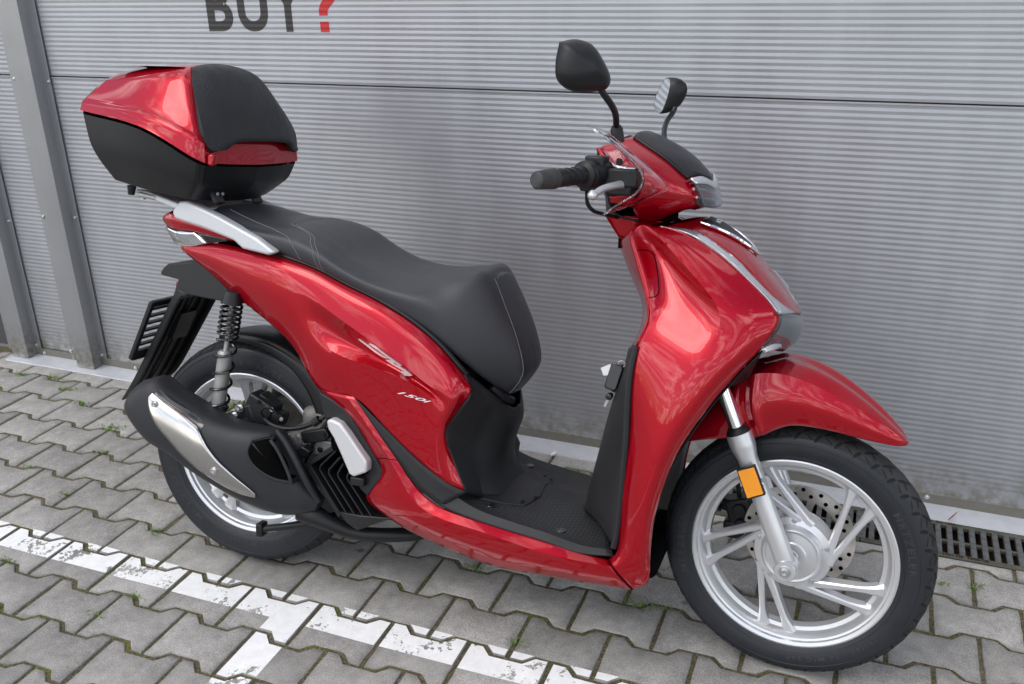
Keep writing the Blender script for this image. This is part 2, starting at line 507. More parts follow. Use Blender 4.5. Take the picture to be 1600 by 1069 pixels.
def wall_mat(name, base, rough=.36, metal=.45, dirt=True):
    m = mat(name, base, rough=rough, metal=metal, coat=.12, coat_r=.2)
    n, l = m.node_tree.nodes, m.node_tree.links
    b = n['Principled BSDF']
    g = n.new('ShaderNodeNewGeometry')
    mp = n.new('ShaderNodeMapping'); mp.inputs['Scale'].default_value = (1.6, 1, .2)
    l.new(g.outputs['Position'], mp.inputs['Vector'])
    t = n.new('ShaderNodeTexNoise'); t.inputs['Scale'].default_value = 6; t.inputs['Detail'].default_value = 8
    t.inputs['Roughness'].default_value = .68
    l.new(mp.outputs[0], t.inputs['Vector'])
    t2 = n.new('ShaderNodeTexNoise'); t2.inputs['Scale'].default_value = 45; t2.inputs['Detail'].default_value = 5
    l.new(g.outputs['Position'], t2.inputs['Vector'])
    sx = n.new('ShaderNodeSeparateXYZ'); l.new(g.outputs['Position'], sx.inputs[0])
    h = n.new('ShaderNodeMapRange')           # splash dirt at the foot of the wall
    for k, v in zip(('From Min', 'From Max', 'To Min', 'To Max'), (.03, .16, .75, 0.0)): h.inputs[k].default_value = v
    l.new(sx.outputs['Z'], h.inputs['Value'])
    mu = n.new('ShaderNodeMath'); mu.operation = 'MULTIPLY'; l.new(h.outputs[0], mu.inputs[0])
    r3 = n.new('ShaderNodeMapRange')
    for k, v in zip(('From Min', 'From Max', 'To Min', 'To Max'), (.35, .65, .1, 1.0)): r3.inputs[k].default_value = v
    l.new(t2.outputs['Fac'], r3.inputs['Value']); l.new(r3.outputs[0], mu.inputs[1])
    v = n.new('ShaderNodeMapRange')
    for k, x in zip(('From Min', 'From Max', 'To Min', 'To Max'), (.3, .7, .94, 1.05)): v.inputs[k].default_value = x
    l.new(t.outputs['Fac'], v.inputs['Value'])
    sc = n.new('ShaderNodeVectorMath'); sc.operation = 'SCALE'; sc.inputs[0].default_value = base
    l.new(v.outputs[0], sc.inputs['Scale'])
    mm = n.new('ShaderNodeMix'); mm.data_type = 'RGBA'; mm.inputs['B'].default_value = (.16, .14, .085, 1)
    l.new(mu.outputs[0], mm.inputs['Factor']); l.new(sc.outputs[0], mm.inputs['A'])
    l.new(mm.outputs['Result'], b.inputs['Base Color'])
    wv = n.new('ShaderNodeTexNoise'); wv.inputs['Scale'].default_value = 3.0; wv.inputs['Detail'].default_value = 2
    l.new(g.outputs['Position'], wv.inputs['Vector'])
    bq = n.new('ShaderNodeBump'); bq.inputs['Strength'].default_value = .5; bq.inputs['Distance'].default_value = .012
    l.new(wv.outputs['Fac'], bq.inputs['Height']); l.new(bq.outputs[0], b.inputs['Normal'])
    rr = n.new('ShaderNodeMapRange')
    for k, x in zip(('From Min', 'From Max', 'To Min', 'To Max'), (.3, .7, rough - .05, rough + .09)): rr.inputs[k].default_value = x
    l.new(t.outputs['Fac'], rr.inputs['Value']); l.new(rr.outputs[0], b.inputs['Roughness'])
    return m
WALLM = wall_mat('ribbed_wall_paint', (0.41, 0.42, 0.445), rough=.40, metal=.6)
POSTM = wall_mat('grey_post_paint', (0.36, 0.365, 0.375), metal=.6)
ANGLE = wall_mat('dark_base_angle', (0.17, 0.17, 0.165), rough=.5, metal=.3)
FLASH = mat('pale_base_flashing', (0.55, 0.565, 0.60), rough=.42, metal=.25, var=.08, vscale=20, bump=.0006, bscale=60)
DKWALL = mat('dark_recess_panel', (0.06, 0.062, 0.066), rough=.6)
LETB = mat('black_vinyl_lettering', (0.030, 0.028, 0.028), rough=.42)
LETR = mat('red_vinyl_lettering', (0.46, 0.018, 0.020), rough=.42)
IRON = mat('mossy_cast_iron', (0.095, 0.095, 0.07), rough=.62, metal=.35, var=.35, vscale=22, bump=.0008, bscale=220)
IRONG = mat('zinc_grate_bar', (0.13, 0.135, 0.135), rough=.55, metal=.4, var=.3, vscale=35, bump=.0006, bscale=220)
RUST = mat('rusty_drain_bottom', (0.035, 0.018, 0.012), rough=.9)
WEED = mat('weed_leaf', (0.12, 0.21, 0.028), rough=.6)

# ================================================================== ground
G0 = -0.016
DRX, DRY = 1.62, 0.733            # the drain channel begins here
DX1, DY1 = 3.16, 0.915
def sheet(name, xs, ys, z, hole, m):
    V = [(x, y, z) for y in ys for x in xs]; F = []
    n = len(xs)
    for j in range(len(ys) - 1):
        for i in range(n - 1):
            if (i, j) != hole: F.append((j * n + i, j * n + i + 1, (j + 1) * n + i + 1, (j + 1) * n + i))
    return obj(name, V, F, m, None, clean=False)
struct(sheet('ground', (-80, DRX, DX1, 80), (-80, DRY, DY1, 80), G0, (1, 1), FARG))
struct(sheet('joint_soil', (-3.35, DRX, DX1, 5.3), (-3.05, DRY, DY1, 1.02), -.0050, (1, 1), MOSS), 'stuff', 'mossy brown soil filling the joints between the grey pavers')

A_, B_ = 0.2, 0.13873
AMP, JH = 0.0128, 0.0048
def paver_outline(cx, cy):
    h, a = B_ / 2, A_ / 2
    top = [(-a + JH, h + AMP - JH), (-.066, h + AMP - JH), (-.041, h - AMP - JH), (.041, h - AMP - JH), (.066, h + AMP - JH), (a - JH, h + AMP - JH)]
    bot = [(x, -y) for x, y in reversed(top)]
    return [(x + cx, y + cy) for x, y in top + bot]

def rough_outline(poly, rnd, step=.022, amp=.0011):
    out = []
    for i in range(len(poly)):
        a, b = Vector(poly[i]), Vector(poly[(i + 1) % len(poly)])
        k = max(1, round((b - a).length / step))
        for j in range(k):
            p = a.lerp(b, j / k); out.append((p.x + rnd.uniform(-amp, amp), p.y + rnd.uniform(-amp, amp)))
    return out

def clip(poly, inside, inter):
    out = []
    for i in range(len(poly)):
        p, q_ = poly[i - 1], poly[i]
        if inside(q_):
            if not inside(p): out.append(inter(p, q_))
            out.append(q_)
        elif inside(p):
            out.append(inter(p, q_))
    return out
def clip_half(poly, ax, v, keep_less):
    def ins(p): return p[ax] <= v if keep_less else p[ax] >= v
    def it(p, q_):
        t = (v - p[ax]) / (q_[ax] - p[ax]); return (p[0] + (q_[0] - p[0]) * t, p[1] + (q_[1] - p[1]) * t)
    return clip(poly, ins, it)

def paver_mesh(poly):
    """bone-shaped paver: chamfered top, vertical sides"""
    n = len(poly)
    cx = sum(p[0] for p in poly) / n; cy = sum(p[1] for p in poly) / n
    def inset(d):
        out = []
        for i in range(n):
            p0, p1, p2 = Vector(poly[i - 1]), Vector(poly[i]), Vector(poly[(i + 1) % n])
            e1, e2 = (p1 - p0), (p2 - p1)
            if e1.length < 1e-7 or e2.length < 1e-7: out.append((p1.x, p1.y)); continue
            e1.normalize(); e2.normalize()
            n1, n2 = Vector((e1.y, -e1.x)), Vector((e2.y, -e2.x))   # outline runs clockwise
            bis = n1 + n2
            if bis.length < 1e-6: bis = n1.copy()
            k = d / max(.35, bis.normalized().dot(n1))
            q_ = p1 + bis.normalized() * k
            out.append((q_.x, q_.y))
        return out
    rings = [(poly, -.02), (poly, -.0042), (inset(.0008), -.0012), (inset(.0024), 0.0)]
    V, F = [], []
    for pl, z in rings:
        V += [(x, y, z) for x, y in pl]
    for r in range(3):
        for i in range(n):
            j = (i + 1) % n
            F.append((r * n + i, r * n + j, (r + 1) * n + j, (r + 1) * n + i))
    F.append(tuple(3 * n + i for i in range(n)))
    me = bpy.data.meshes.new('paving_stone'); me.from_pydata(V, [], F)
    bm = bmesh.new(); bm.from_mesh(me); bmesh.ops.recalc_face_normals(bm, faces=bm.faces)
    bmesh.ops.triangulate(bm, faces=[f for f in bm.faces if len(f.verts) > 4]); bm.to_mesh(me); bm.free()
    for p in me.polygons: p.use_smooth = True
    me.set_sharp_from_angle(angle=radians(40))
    me.materials.append(CONC)
    return me

pav = bpy.data.objects.new('pavement', None); link(pav)
pav['kind'] = 'structure'
_rv = random.Random(21)
variants = [paver_mesh(rough_outline(paver_outline(0, 0), _rv)) for _ in range(7)]
tops = []                          # outlines for the painted lines
rp = random.Random(3)
for k in range(-7, 4):
    cy = -(k + .5) * B_
    o0 = .5 if k % 2 == 0 else 0.0
    for i in range(-8, 16):
        cx = (i + o0 + .5) * A_
        if cx < -1.62 or cx > 3.1: continue
        poly = paver_outline(cx, cy)
        ymax = max(p[1] for p in poly)
        lim = .99
        me = rp.choice(variants); loc = (cx, cy, 0)
        if cx + .1 > DRX and ymax > DRY:
            if min(p[1] for p in poly) > DRY - .012: 
                if cx > DRX: continue
                pl = clip_half(poly, 0, DRX - .003, True)
            elif cx - .1 < DRX:
                pl = poly if cx < DRX else clip_half(poly, 1, DRY, True)
                if cx < DRX: pl = clip_half(poly, 0, DRX - .003, True)
            else:
                pl = clip_half(poly, 1, DRY, True)
            pl = [(x - cx, y - cy) for x, y in pl]
            if len(pl) < 3: continue
            me = paver_mesh(pl)
        elif ymax > lim:
            pl = clip_half(poly, 1, lim, True)
            if len(pl) < 3 or max(p[1] for p in pl) - min(p[1] for p in pl) < .02: continue
            me = paver_mesh([(x - cx, y - cy) for x, y in pl])
        o = bpy.data.objects.new('paving_stone', me); link(o, pav)
        dz = rp.uniform(-.0024, .0006)
        o.location = (cx, cy, dz)
        o.rotation_euler = (rp.uniform(-.009, .009), rp.uniform(-.009, .009), rp.uniform(-.010, .010))
        tops.append((cx, cy, dz, o.rotation_euler.copy()))

# ---- the same paving carried on beyond the picture, as one mass
CONC2 = ground_concrete('outer_paver_concrete', (0.29, 0.283, 0.27))
V, F = [], []
for k in range(-7, 21):
    cy = -(k + .5) * B_
    o0 = .5 if k % 2 == 0 else 0.0
    for i in range(-17, 27):
        cx = (i + o0 + .5) * A_
        if cx < -3.2 or cx > 5.15: continue
        if k < 4 and -1.62 <= cx <= 3.1: continue
        poly = paver_outline(cx, cy)
        if cx > 3.0 and max(p[1] for p in poly) > DRY: poly = clip_half(poly, 1, DRY, True)
        if poly and max(p[1] for p in poly) > .97: poly = clip_half(poly, 1, .97, True)
        if len(poly) < 4 or max(p[1] for p in poly) - min(p[1] for p in poly) < .02: continue
        n_ = len(poly); o_ = len(V)
        mx_, my_ = sum(p[0] for p in poly) / n_, sum(p[1] for p in poly) / n_
        dz = rp.uniform(-.002, .0004)
        for sc_, z in ((1, -.018), (1, -.003), (.968, dz)):
            V += [(mx_ + (x - mx_) * sc_, my_ + (y - my_) * sc_, z) for x, y in poly]
        for r in range(2):
            for q in range(n_):
                w = (q + 1) % n_; F.append((o_ + r * n_ + q, o_ + r * n_ + w, o_ + (r + 1) * n_ + w, o_ + (r + 1) * n_ + q))
        F.append(tuple(o_ + 2 * n_ + q for q in range(n_)))
        if n_ == 12: tops.append((cx, cy, dz + .0004, Matrix.Identity(3).to_euler()))
op = obj('outer_paving', V, F, CONC2, pav, clean=False); op['kind'] = 'stuff'

# ---- worn white lines, lying on the stones only
lines = [(-3.1, 5.1, -.078, .016), (.806, .896, -2.6, -.0781)]
V, F = [], []
for cx, cy, dz, rot in tops:
    M3 = rot.to_matrix()
    for x0, x1, y0, y1 in lines:
        pl = paver_outline(cx, cy)
        pl = [(p[0] + (cx - p[0]) * .022, p[1] + (cy - p[1]) * .03) for p in pl]
        for ax, v, kl in ((0, x0, False), (0, x1, True), (1, y0, False), (1, y1, True)):
            if pl: pl = clip_half(pl, ax, v, kl)
        if len(pl) < 3: continue
        bm = bmesh.new()
        vs = [bm.verts.new((x, y, 0)) for x, y in pl]
        try:
            f = bm.faces.new(vs)
        except ValueError:
            bm.free(); continue
        bmesh.ops.triangulate(bm, faces=[f])
        bm.verts.index_update()
        off = len(V)
        for v in bm.verts:
            q_ = M3 @ Vector((v.co.x - cx, v.co.y - cy, 0))
            V.append((cx + q_.x, cy + q_.y, dz + q_.z + .0006))
        for f in bm.faces:
            F.append(tuple(off + w.index for w in f.verts))
        bm.free()
pl_o = obj('painted_line', V, F, PAINT, None, clean=False)
struct(pl_o, 'structure', 'worn white parking lines painted across the grey pavers')

# ================================================================== wall
WY = 0.985
wall = bpy.data.objects.new('metal_wall', None); link(wall); wall.location = (0, WY, 0)
tag(wall, 'grey horizontally ribbed metal wall behind the scooter with large black and red lettering', 'wall')
RIB, RD = 0.016, 0.0008
def rib_y(z):
    t = (z / RIB) % 1.0
    # two flats of equal height, tilted up and down
    return -RD * (t * 2 if t < .5 else 2 - 2 * t)
def rib_breaks(z0, z1):
    k0 = math.ceil(z0 / (RIB / 2) + 1e-6); out = [z0]
    while k0 * RIB / 2 < z1 - 1e-6:
        out.append(k0 * RIB / 2); k0 += 1
    return out + [z1]
def ribbed(x0, x1, z0, z1, name='wall_panel', m=WALLM):
    zs = rib_breaks(z0, z1); V, F = [], []
    # returned edges top and bottom give the seam its depth
    prof = [(.02, z0)] + [(.004 + rib_y(z), z) for z in zs] + [(.02, z1)]
    for y, z in prof:
        V += [(x0, y, z), (x1, y, z)]
    for i in range(len(prof) - 1):
        F.append((2 * i, 2 * i + 1, 2 * i + 3, 2 * i + 2))
    o = obj(name, V, F, m, wall, clean=False)
    return o
Z1 = 1.1185
for x0, x1 in ((-.70, 7.0), (-1.09, -.82)):
    for z0, z1 in ((.036, Z1 - .0022), (Z1 + .0022, 2.24), (2.2444, 3.4)):
        ribbed(x0, x1, z0, z1)
V, F = box_geo((-2.6, .06, 1.7), (3.04, .02, 3.4))
obj('recess_panel', V, F, DKWALL, wall)
V, F = box_geo((2.9, .05, 1.7), (8.2, .02, 3.38))
obj('backing_sheet', V, F, DKWALL, wall)
# thin pale lip on the lower panel at the seam
for x0, x1 in ((-.70, 7.0), (-1.09, -.82)):
    V, F = box_geo(((x0 + x1) / 2, .003, Z1 - .0045), (x1 - x0, .004, .003))
    obj('seam_lip', V, F, WALLM, wall)

def post(xc):
    w, d, fl = .042, .049, .03
    prof = [(-w - fl * 2.4, -.0035), (-w, -.0035), (-w, -d), (w, -d), (w, -.0035), (w + fl, -.0035)]
    V, F = [], []
    for z in (.009, 3.4):
        V += [(xc + x, y, z) for x, y in prof]
    n = len(prof)
    F = [(i, i + 1, n + i + 1, n + i) for i in range(n - 1)]
    F.append((1, 2, 3, 4))
    o = obj('post_cover', V, F, POSTM, wall, clean=False)
    md = o.modifiers.new('thickness', 'SOLIDIFY'); md.thickness = .0015; md.offset = 0
    bevel(o, .0025, 2)
    return o
post(-.765); post(-1.108)
V, F = box_geo((3.0, -.0022, .0225), (7.42, .004, .029)); obj('base_angle', V, F, ANGLE, wall)
V, F = box_geo((-.93, -.0022, .0225), (.255, .004, .029)); obj('base_angle', V, F, ANGLE, wall)
V, F = box_geo((3.0, .0065, .0385), (7.42, .021, .0022)); obj('base_ledge', V, F, POSTM, wall)
fx0, fx1 = -1.16, 7.0
V = [(fx0, -.079, .0035), (fx1, -.079, .0035), (fx1, -.002, .0085), (fx0, -.002, .0085), (fx0, -.081, -.004), (fx1, -.081, -.004)]
F = [(0, 1, 2, 3), (4, 5, 1, 0)]
o = obj('base_flashing', V, F, FLASH, wall, clean=False)

# ---- screws
def screw(px, pz, y=-.006):
    V, F = lathe_geo([(0, -.0052), (.0032, -.005), (.0046, -.0038), (.005, -.0012), (.0075, -.001), (.008, .002)], 12)
    o = obj('screw', [v + Vector((px, y, pz)) for v in V], F, STEEL, wall)
    return o
for sx_, sz_ in (((-1.0519,0.5691),(-0.8661,0.6012),(-0.7086,0.6096),(-1.0593,0.0493),(-1.0226,0.0199),(-0.8757,0.0472),(-0.7162,0.0515),(-0.5542,0.0201),(-0.8591,1.1065),(-0.7002,1.1004),(2.2957,0.0287))):
    screw(sx_, sz_)

# ---- lettering stuck on the ribs
def lettering(ch, x0, wid, m):
    V, F = text_geo(ch, .208, bold=.0062, res=6)
    xs = [v.x for v in V]; ys = [v.y for v in V]
    sx_ = wid / (max(xs) - min(xs)); base = min(ys) if ch != '?' else min(ys)
    bm = bmesh.new()
    vs = [bm.verts.new(((v.x - min(xs)) * sx_ + x0, 0, v.y - base + 1.2735)) for v in V]
    for f in F:
        try: bm.faces.new([vs[i] for i in f])
        except ValueError: pass
    zt = max(v.co.z for v in bm.verts)
    for z in rib_breaks(1.2, zt + .01):
        bmesh.ops.bisect_plane(bm, geom=bm.verts[:] + bm.edges[:] + bm.faces[:], plane_co=(0, 0, z), plane_no=(0, 0, 1))
    for v in bm.verts:
        v.co.y = .004 + rib_y(v.co.z) - .0006
    me = bpy.data.meshes.new('letter'); bm.to_mesh(me); bm.free()
    me.materials.append(m)
    o = bpy.data.objects.new('letter', me); link(o, wall)
    return o
lettering('B', .014, .098, LETB)
lettering('U', .132, .112, LETB)
lettering('Y', .258, .118, LETB)
def stroke_geo(path, w):
    path = [Vector(p) for p in path]; V, F = [], []
    for i, p in enumerate(path):
        t = (path[min(i + 1, len(path) - 1)] - path[max(i - 1, 0)]).normalized(); n_ = Vector((-t.z, 0, t.x)) * w / 2
        V += [p - n_, p + n_]
    for i in range(len(path) - 1): F.append((2 * i, 2 * i + 1, 2 * i + 3, 2 * i + 2))
    return V, F
def ribbed_decal(V, F, m):
    bm = bmesh.new(); vs = [bm.verts.new(v) for v in V]
    for f in F: bm.faces.new([vs[i] for i in f])
    for z in rib_breaks(1.2, 1.45):
        bmesh.ops.bisect_plane(bm, geom=bm.verts[:] + bm.edges[:] + bm.faces[:], plane_co=(0, 0, z), plane_no=(0, 0, 1))
    for v in bm.verts: v.co.y = .004 + rib_y(v.co.z) - .0006
    me = bpy.data.meshes.new('letter'); bm.to_mesh(me); bm.free(); me.materials.append(m)
    return link(bpy.data.objects.new('letter', me), wall)
ribbed_decal(*merge([stroke_geo(cr([(.442, 0, 1.321), (.4425, 0, 1.338), (.452, 0, 1.353), (.470, 0, 1.370), (.476, 0, 1.392), (.464, 0, 1.411), (.440, 0, 1.417), (.414, 0, 1.404)], 4), .030), stroke_geo([(.4425, 0, 1.2735), (.4425, 0, 1.3035)], .031)]), LETR)

# ================================================================== drain
def grate(x0, n, label):
    g_ = bpy.data.objects.new('drain_grate', None); link(g_); g_.location = (x0, .736, 0)
    tag(g_, label, 'drain grate', 'slotted iron grates of the drain channel')
    L = n * .0282
    for y, w in ((.009, .018), (.165, .022)):
        V, F = box_geo((L / 2, y, -.005), (L - .002, w, .012)); bevel(obj('frame_rail', V, F, IRON, g_), .0015)
    V, F = box_geo((L / 2, .083, -.0065), (L - .002, .009, .010)); bevel(obj('centre_rail', V, F, IRON, g_), .0015)
    me = None
    for i in range(n + 1):
        xx = i * .0282
        if me is None:
            parts = [box_geo((0, .086, -.0058), (.0142, .138, .0118))]
            for j in range(5):
                parts.append(box_geo((0, .03 + j * .029, .0008), (.0125, .0035, .0018), Matrix.Rotation(radians(-38), 3, 'Z')))
            V, F = merge(parts)
            o = obj('cross_bar', V, F, IRONG, g_); me = o.data; bevel(o, .001, 1)
        else:
            o = bpy.data.objects.new('cross_bar', me); link(o, g_); bevel(o, .001, 1)
        o.location = (xx if 0 < i < n else (xx + .006 if i == 0 else xx - .006), 0, 0)
    for (tx, ty, rz) in ((L * .26, .1595, 0), (L * .62, .0135, pi)):
        V, F = text_geo('KL C250  EN 1433', .0125, bold=.0004, extrude=.0006, space=1.15, res=1)
        R_ = Matrix.Rotation(rz, 3, 'Z'); V = [R_ @ v for v in V]
        obj('cast_lettering', [v + Vector((tx, ty, .0016)) for v in V], F, RUST, g_)
    return g_
gx, gl = DRX, 18
gi = 0
labs = ['slotted mossy iron drain grate seen through the front wheel spokes',
        'slotted mossy iron drain grate beside the front tyre at the right edge',
        'slotted iron drain grate farthest to the right along the wall']
for gi in range(3):
    grate(gx, gl, labs[gi]); gx += gl * .0282 + .001
V, F = merge([box_geo(((DRX + gx) / 2, .824, -.09), (gx - DRX + .02, .19, .002)), box_geo(((DRX + gx) / 2, .729, -.055), (gx - DRX + .02, .004, .08)), box_geo(((DRX + gx) / 2, .919, -.055), (gx - DRX + .02, .004, .08)), box_geo((DRX - .003, .824, -.055), (.004, .18, .08))])
struct(obj('drain_channel', V, F, RUST, None))

# ================================================================== weeds and litter
def weeds(spots):
    V, F = [], []
    rr = random.Random(5)
    for (x, y), s in spots:
        for b in range(int(40 * s) + 8):
            a = rr.uniform(0, 2 * pi); r = rr.uniform(0, .022 * (0.6 + s * .6))
            px, py = x + r * cos(a) * 1.6, y + r * sin(a) * .7
            h = rr.uniform(.002, .008) * (0.6 + s * .4); w = rr.uniform(.0007, .0019)
            d = rr.uniform(0, 2 * pi); lean = rr.uniform(.004, .013)
            c0 = Vector((px, py, -.006)); c2 = c0 + Vector((cos(d) * lean, sin(d) * lean, h + .006)); sd_ = Vector((-sin(d), cos(d), 0)) * w
            c1 = c0.lerp(c2, .55) + Vector((0, 0, .003))
            k = len(V)
            V += [c0 - sd_ * .4, c0 + sd_ * .4, c1 + sd_, c1 - sd_, c2]
            F += [(k, k + 1, k + 2, k + 3), (k + 3, k + 2, k + 4)]
    return struct(obj('weeds', V, F, WEED, None), 'stuff', 'tiny green weeds growing in the joints of the pavement')
weeds([((-0.0034,-0.1284),0.60),((0.4381,-0.1267),0.60),((0.3987,-0.2195),0.50),((0.2865,0.1252),1.00),((-0.9708,0.8122),1.20),((-0.8250,0.8304),1.60),((-0.6929,0.7660),1.40),((-0.5430,0.6914),1.20),((-0.2980,0.5764),2.00),((-0.2084,0.4295),0.90),((-0.1066,0.1874),0.80),((-0.3494,0.2731),0.40),((1.6415,0.4302),0.70),((1.6420,0.2693),1.50),((1.6987,0.2770),0.60),((2.4107,0.6234),0.80),((1.4000,0.0422),0.60),((1.1950,0.2711),0.70),((-0.0060,0.8657),2.60),((-0.0184,0.8234),1.50),((1.2578,0.8219),1.20),((1.3103,0.8200),1.00),((2.3245,0.6086),0.40)])
def litter(name, p, ang, pts, m, label, cat):
    c = Vector(p); V = []
    for x, y, z in pts:
        V.append((c.x + x * cos(ang) - y * sin(ang), c.y + x * sin(ang) + y * cos(ang), c.z + z))
    n = len(pts)
    V2 = [(x, y, z - .0008) for x, y, z in V]
    F = [tuple(range(n)), tuple(range(n, 2 * n))[::-1]] + [(i, (i + 1) % n, n + (i + 1) % n, n + i) for i in range(n)]
    return tag(obj(name, V + V2, F, m, None), label, cat)
TWIG = mat('dry_twig', (.22, .07, .035), rough=.8)
litter('twig', (2.362, .918, .013), 1.0, [(-.02, -.0015, .0), (.0, -.002, .003), (.022, -.0008, .008), (.022, .0008, .008), (0, .002, .003), (-.02, .0015, 0)], TWIG, 'small reddish dry twig lying on the pale flashing above the drain', 'twig')
litter('paper_scrap', (1.2, .898, .006), .9, [(-.012, -.004, .0), (.002, -.006, .004), (.013, 0, .007), (.003, .005, .005), (-.008, .004, .001)], WHITEP, 'tiny white scrap on the paver edge behind the footboard', 'scrap')

# ================================================================== scooter
sc = bpy.data.objects.new('scooter', None); link(sc)
SC_LOC, SC_ROT = (0.6311, 0.1352, 0.0), (radians(-10.42), 0, radians(1.95))
sc.location = SC_LOC; sc.rotation_euler = SC_ROT
tag(sc, 'shiny red motor scooter with black seat leaning on its stand before the ribbed wall', 'scooter')

# ---------------------------------------------------------------- wheels
RFW, RRW, WB = .283, .299, 1.353
def tyre_profile(R, hw, rb):
    # (r, y) from one bead over the tread to the other bead
    h = [(rb - .004, hw * .62), (rb + .006, hw * .74), (rb + .018, hw * .90), (rb + .034, hw * 1.0), (R - .026, hw * .985),
         (R - .017, hw * .90), (R - .009, hw * .70), (R - .0035, hw * .42), (R - .0006, hw * .16)]
    p = [(r, -y) for r, y in h] + [(R, 0)] + [(r, y) for r, y in reversed(h)]
    v = cr([(r, y, 0) for r, y in p], 3)
    return [(q.x, q.y) for q in v]

def side_y(prof, r):
    best = None
    half = prof[:len(prof) // 2 + 1]
    for (r0, y0), (r1, y1) in zip(half, half[1:]):
        if min(r0, r1) <= r <= max(r0, r1) and abs(r1 - r0) > 1e-7:
            best = y0 + (y1 - y0) * (r - r0) / (r1 - r0)
    return best

def wheel(c, R, hw, rb, label, spokes, front):
    c = Vector(c)
    parts = []
    lip = rb + .012
    rw = hw * .80
    # rim: near lip, drop centre, far lip, inner face
    prof = [(lip, -rw * .86), (lip + .0015, -rw), (lip - .004, -rw * 1.04), (lip - .011, -rw * .98), (lip - .0125, -rw * .84), (lip - .0165, -rw * .80), (lip - .022, -rw * .60), (lip - .0235, -rw * .50),
            (lip - .026, -rw * .34), (lip - .034, -rw * .28), (lip - .036, 0), (lip - .034, rw * .28), (lip - .026, rw * .34),
            (lip - .0225, rw * .52), (lip - .016, rw * .80), (lip - .011, rw * .98), (lip - .004, rw * 1.04), (lip + .0015, rw), (lip, rw * .86),
            (lip - .012, rw * .6), (lip - .012, -rw * .6), (lip, -rw * .86)]
    parts.append(lathe_geo(prof, 96, c))
    ri = lip - .041
    if front:
        hub = [(.0, -.052), (.014, -.052), (.016, -.049), (.030, -.049), (.033, -.046), (.052, -.044), (.055, -.0465), (.058, -.047), (.061, -.044), (.066, -.030), (.080, -.026), (.083, -.020),
               (.083, .020), (.066, .026), (.058, .040), (.0, .044)]
    else:
        hub = [(.0, -.060), (.030, -.060), (.045, -.050), (.055, -.03), (.062, .0), (.055, .03), (.045, .06), (.0, .06)]
    parts.append(lathe_geo(hub, 48, c))
    for s in range(5):
        mid = radians(spokes + 72 * s)
        for (da, db, wd) in ((-38, 8.5, .0066), (-56, -8.5, .0060)) if front else ((-10, 8.0, .010), (10, -8.0 + 0, .010)):
            a0, a1 = mid + radians(da), mid + radians(db)
            r0 = .074 if front else .05
            p0 = Vector((cos(a0) * r0, 0, sin(a0) * r0)); p1 = Vector((cos(a1) * (lip - .020), 0, sin(a1) * (lip - .020)))
            d = (p1 - p0).normalized(); nrm = Vector((-d.z, 0, d.x))
            V, F = [], []
            N = 12
            for i in range(N):
                t = i / (N - 1)
                q_ = p0.lerp(p1, t)
                ww = wd * (1.35 - .55 * t + 1.6 * (max(0, t - .66) / .34) ** 2)
                if i == 0: ww = wd * 1.9
                y0 = -.028 + .006 * t if front else -.024
                dep = .030 - .008 * t
                ch = ww * .45
                for (nx, yy) in ((-ww, y0 + ch * .9), (-ww + ch, y0), (ww - ch, y0), (ww, y0 + ch * .9), (ww, y0 + dep), (-ww, y0 + dep)):
                    V.append(c + q_ + nrm * nx + Vector((0, yy, 0)))
            for i in range(N - 1):
                for k in range(6):
                    F.append((i * 6 + k, i * 6 + (k + 1) % 6, (i + 1) * 6 + (k + 1) % 6, (i + 1) * 6 + k))
            parts.append((V, F))
    V, F = merge(parts)
    w = obj('wheel', V, F, SILVER, sc, 32)
    w['label'] = label
    # tyre
    tp = tyre_profile(R, hw, rb)
    V, F = lathe_geo(tp, 128, c)
    ty = obj('tyre', V, F, TYRE, w, 40)
    ty.data.materials.append(TREAD)
    for p_ in ty.data.polygons:
        q_ = p_.center - c
        if math.hypot(q_.x, q_.z) > R - .0145: p_.material_index = 1
    # raised ring lines on the side wall
    rings = []
    for rr_ in (rb + .020, R - .030):
        y0 = side_y(tp, rr_)
        rings.append(lathe_geo([(rr_ - .0013, y0 + .0004), (rr_, y0 - .0009), (rr_ + .0013, y0 + .0004)], 96, c))
    V, F = merge(rings); obj('sidewall_ring', V, F, TYRE, w, 60)
    # black slivers laid on the tread, in place of the shade inside grooves
    parts = []
    rr2 = random.Random(11)
    ng = 42
    for i in range(ng):
        for sgn in (-1, 1):
            a = 2 * pi * (i + (.25 if sgn > 0 else 0)) / ng
            for (y0, y1, da, wd) in ((.10, .62, .085, .0056), (.36, .60, -.05, .0034), (.66, .95, .03, .0046), (.72, .88, -.06, .0030)):
                aa = a + {.10: 0, .36: .045, .66: .11, .72: .075}[y0]
                V, F = [], []
                n_ = 7
                for k in range(n_):
                    t = k / (n_ - 1)
                    y = hw * (y0 + (y1 - y0) * t)
                    # radius of the tread at lateral y
                    rad = None
                    for (ra, ya), (rb_, yb) in zip(tp, tp[1:]):
                        if min(ya, yb) <= -y <= max(ya, yb) and ra > R - .035 and abs(yb - ya) > 1e-7:
                            rad = ra + (rb_ - ra) * (-y - ya) / (yb - ya)
                    rad = (rad or R - .02) + .0006
                    an = aa + da * t
                    w2 = wd * (.35 + .65 * sin(pi * min(1, max(0, t * .9 + .05)))) / R
                    for e in (-w2, w2):
                        V.append(c + Vector((cos(an + e) * rad, sgn * y, sin(an + e) * rad)))
                for k in range(n_ - 1):
                    F.append((2 * k, 2 * k + 1, 2 * k + 3, 2 * k + 2))
                parts.append((V, F))
    V, F = merge(parts)
    gr = obj('groove_shade', V, F, GROOV, w, 60); gr['kind'] = 'stuff'
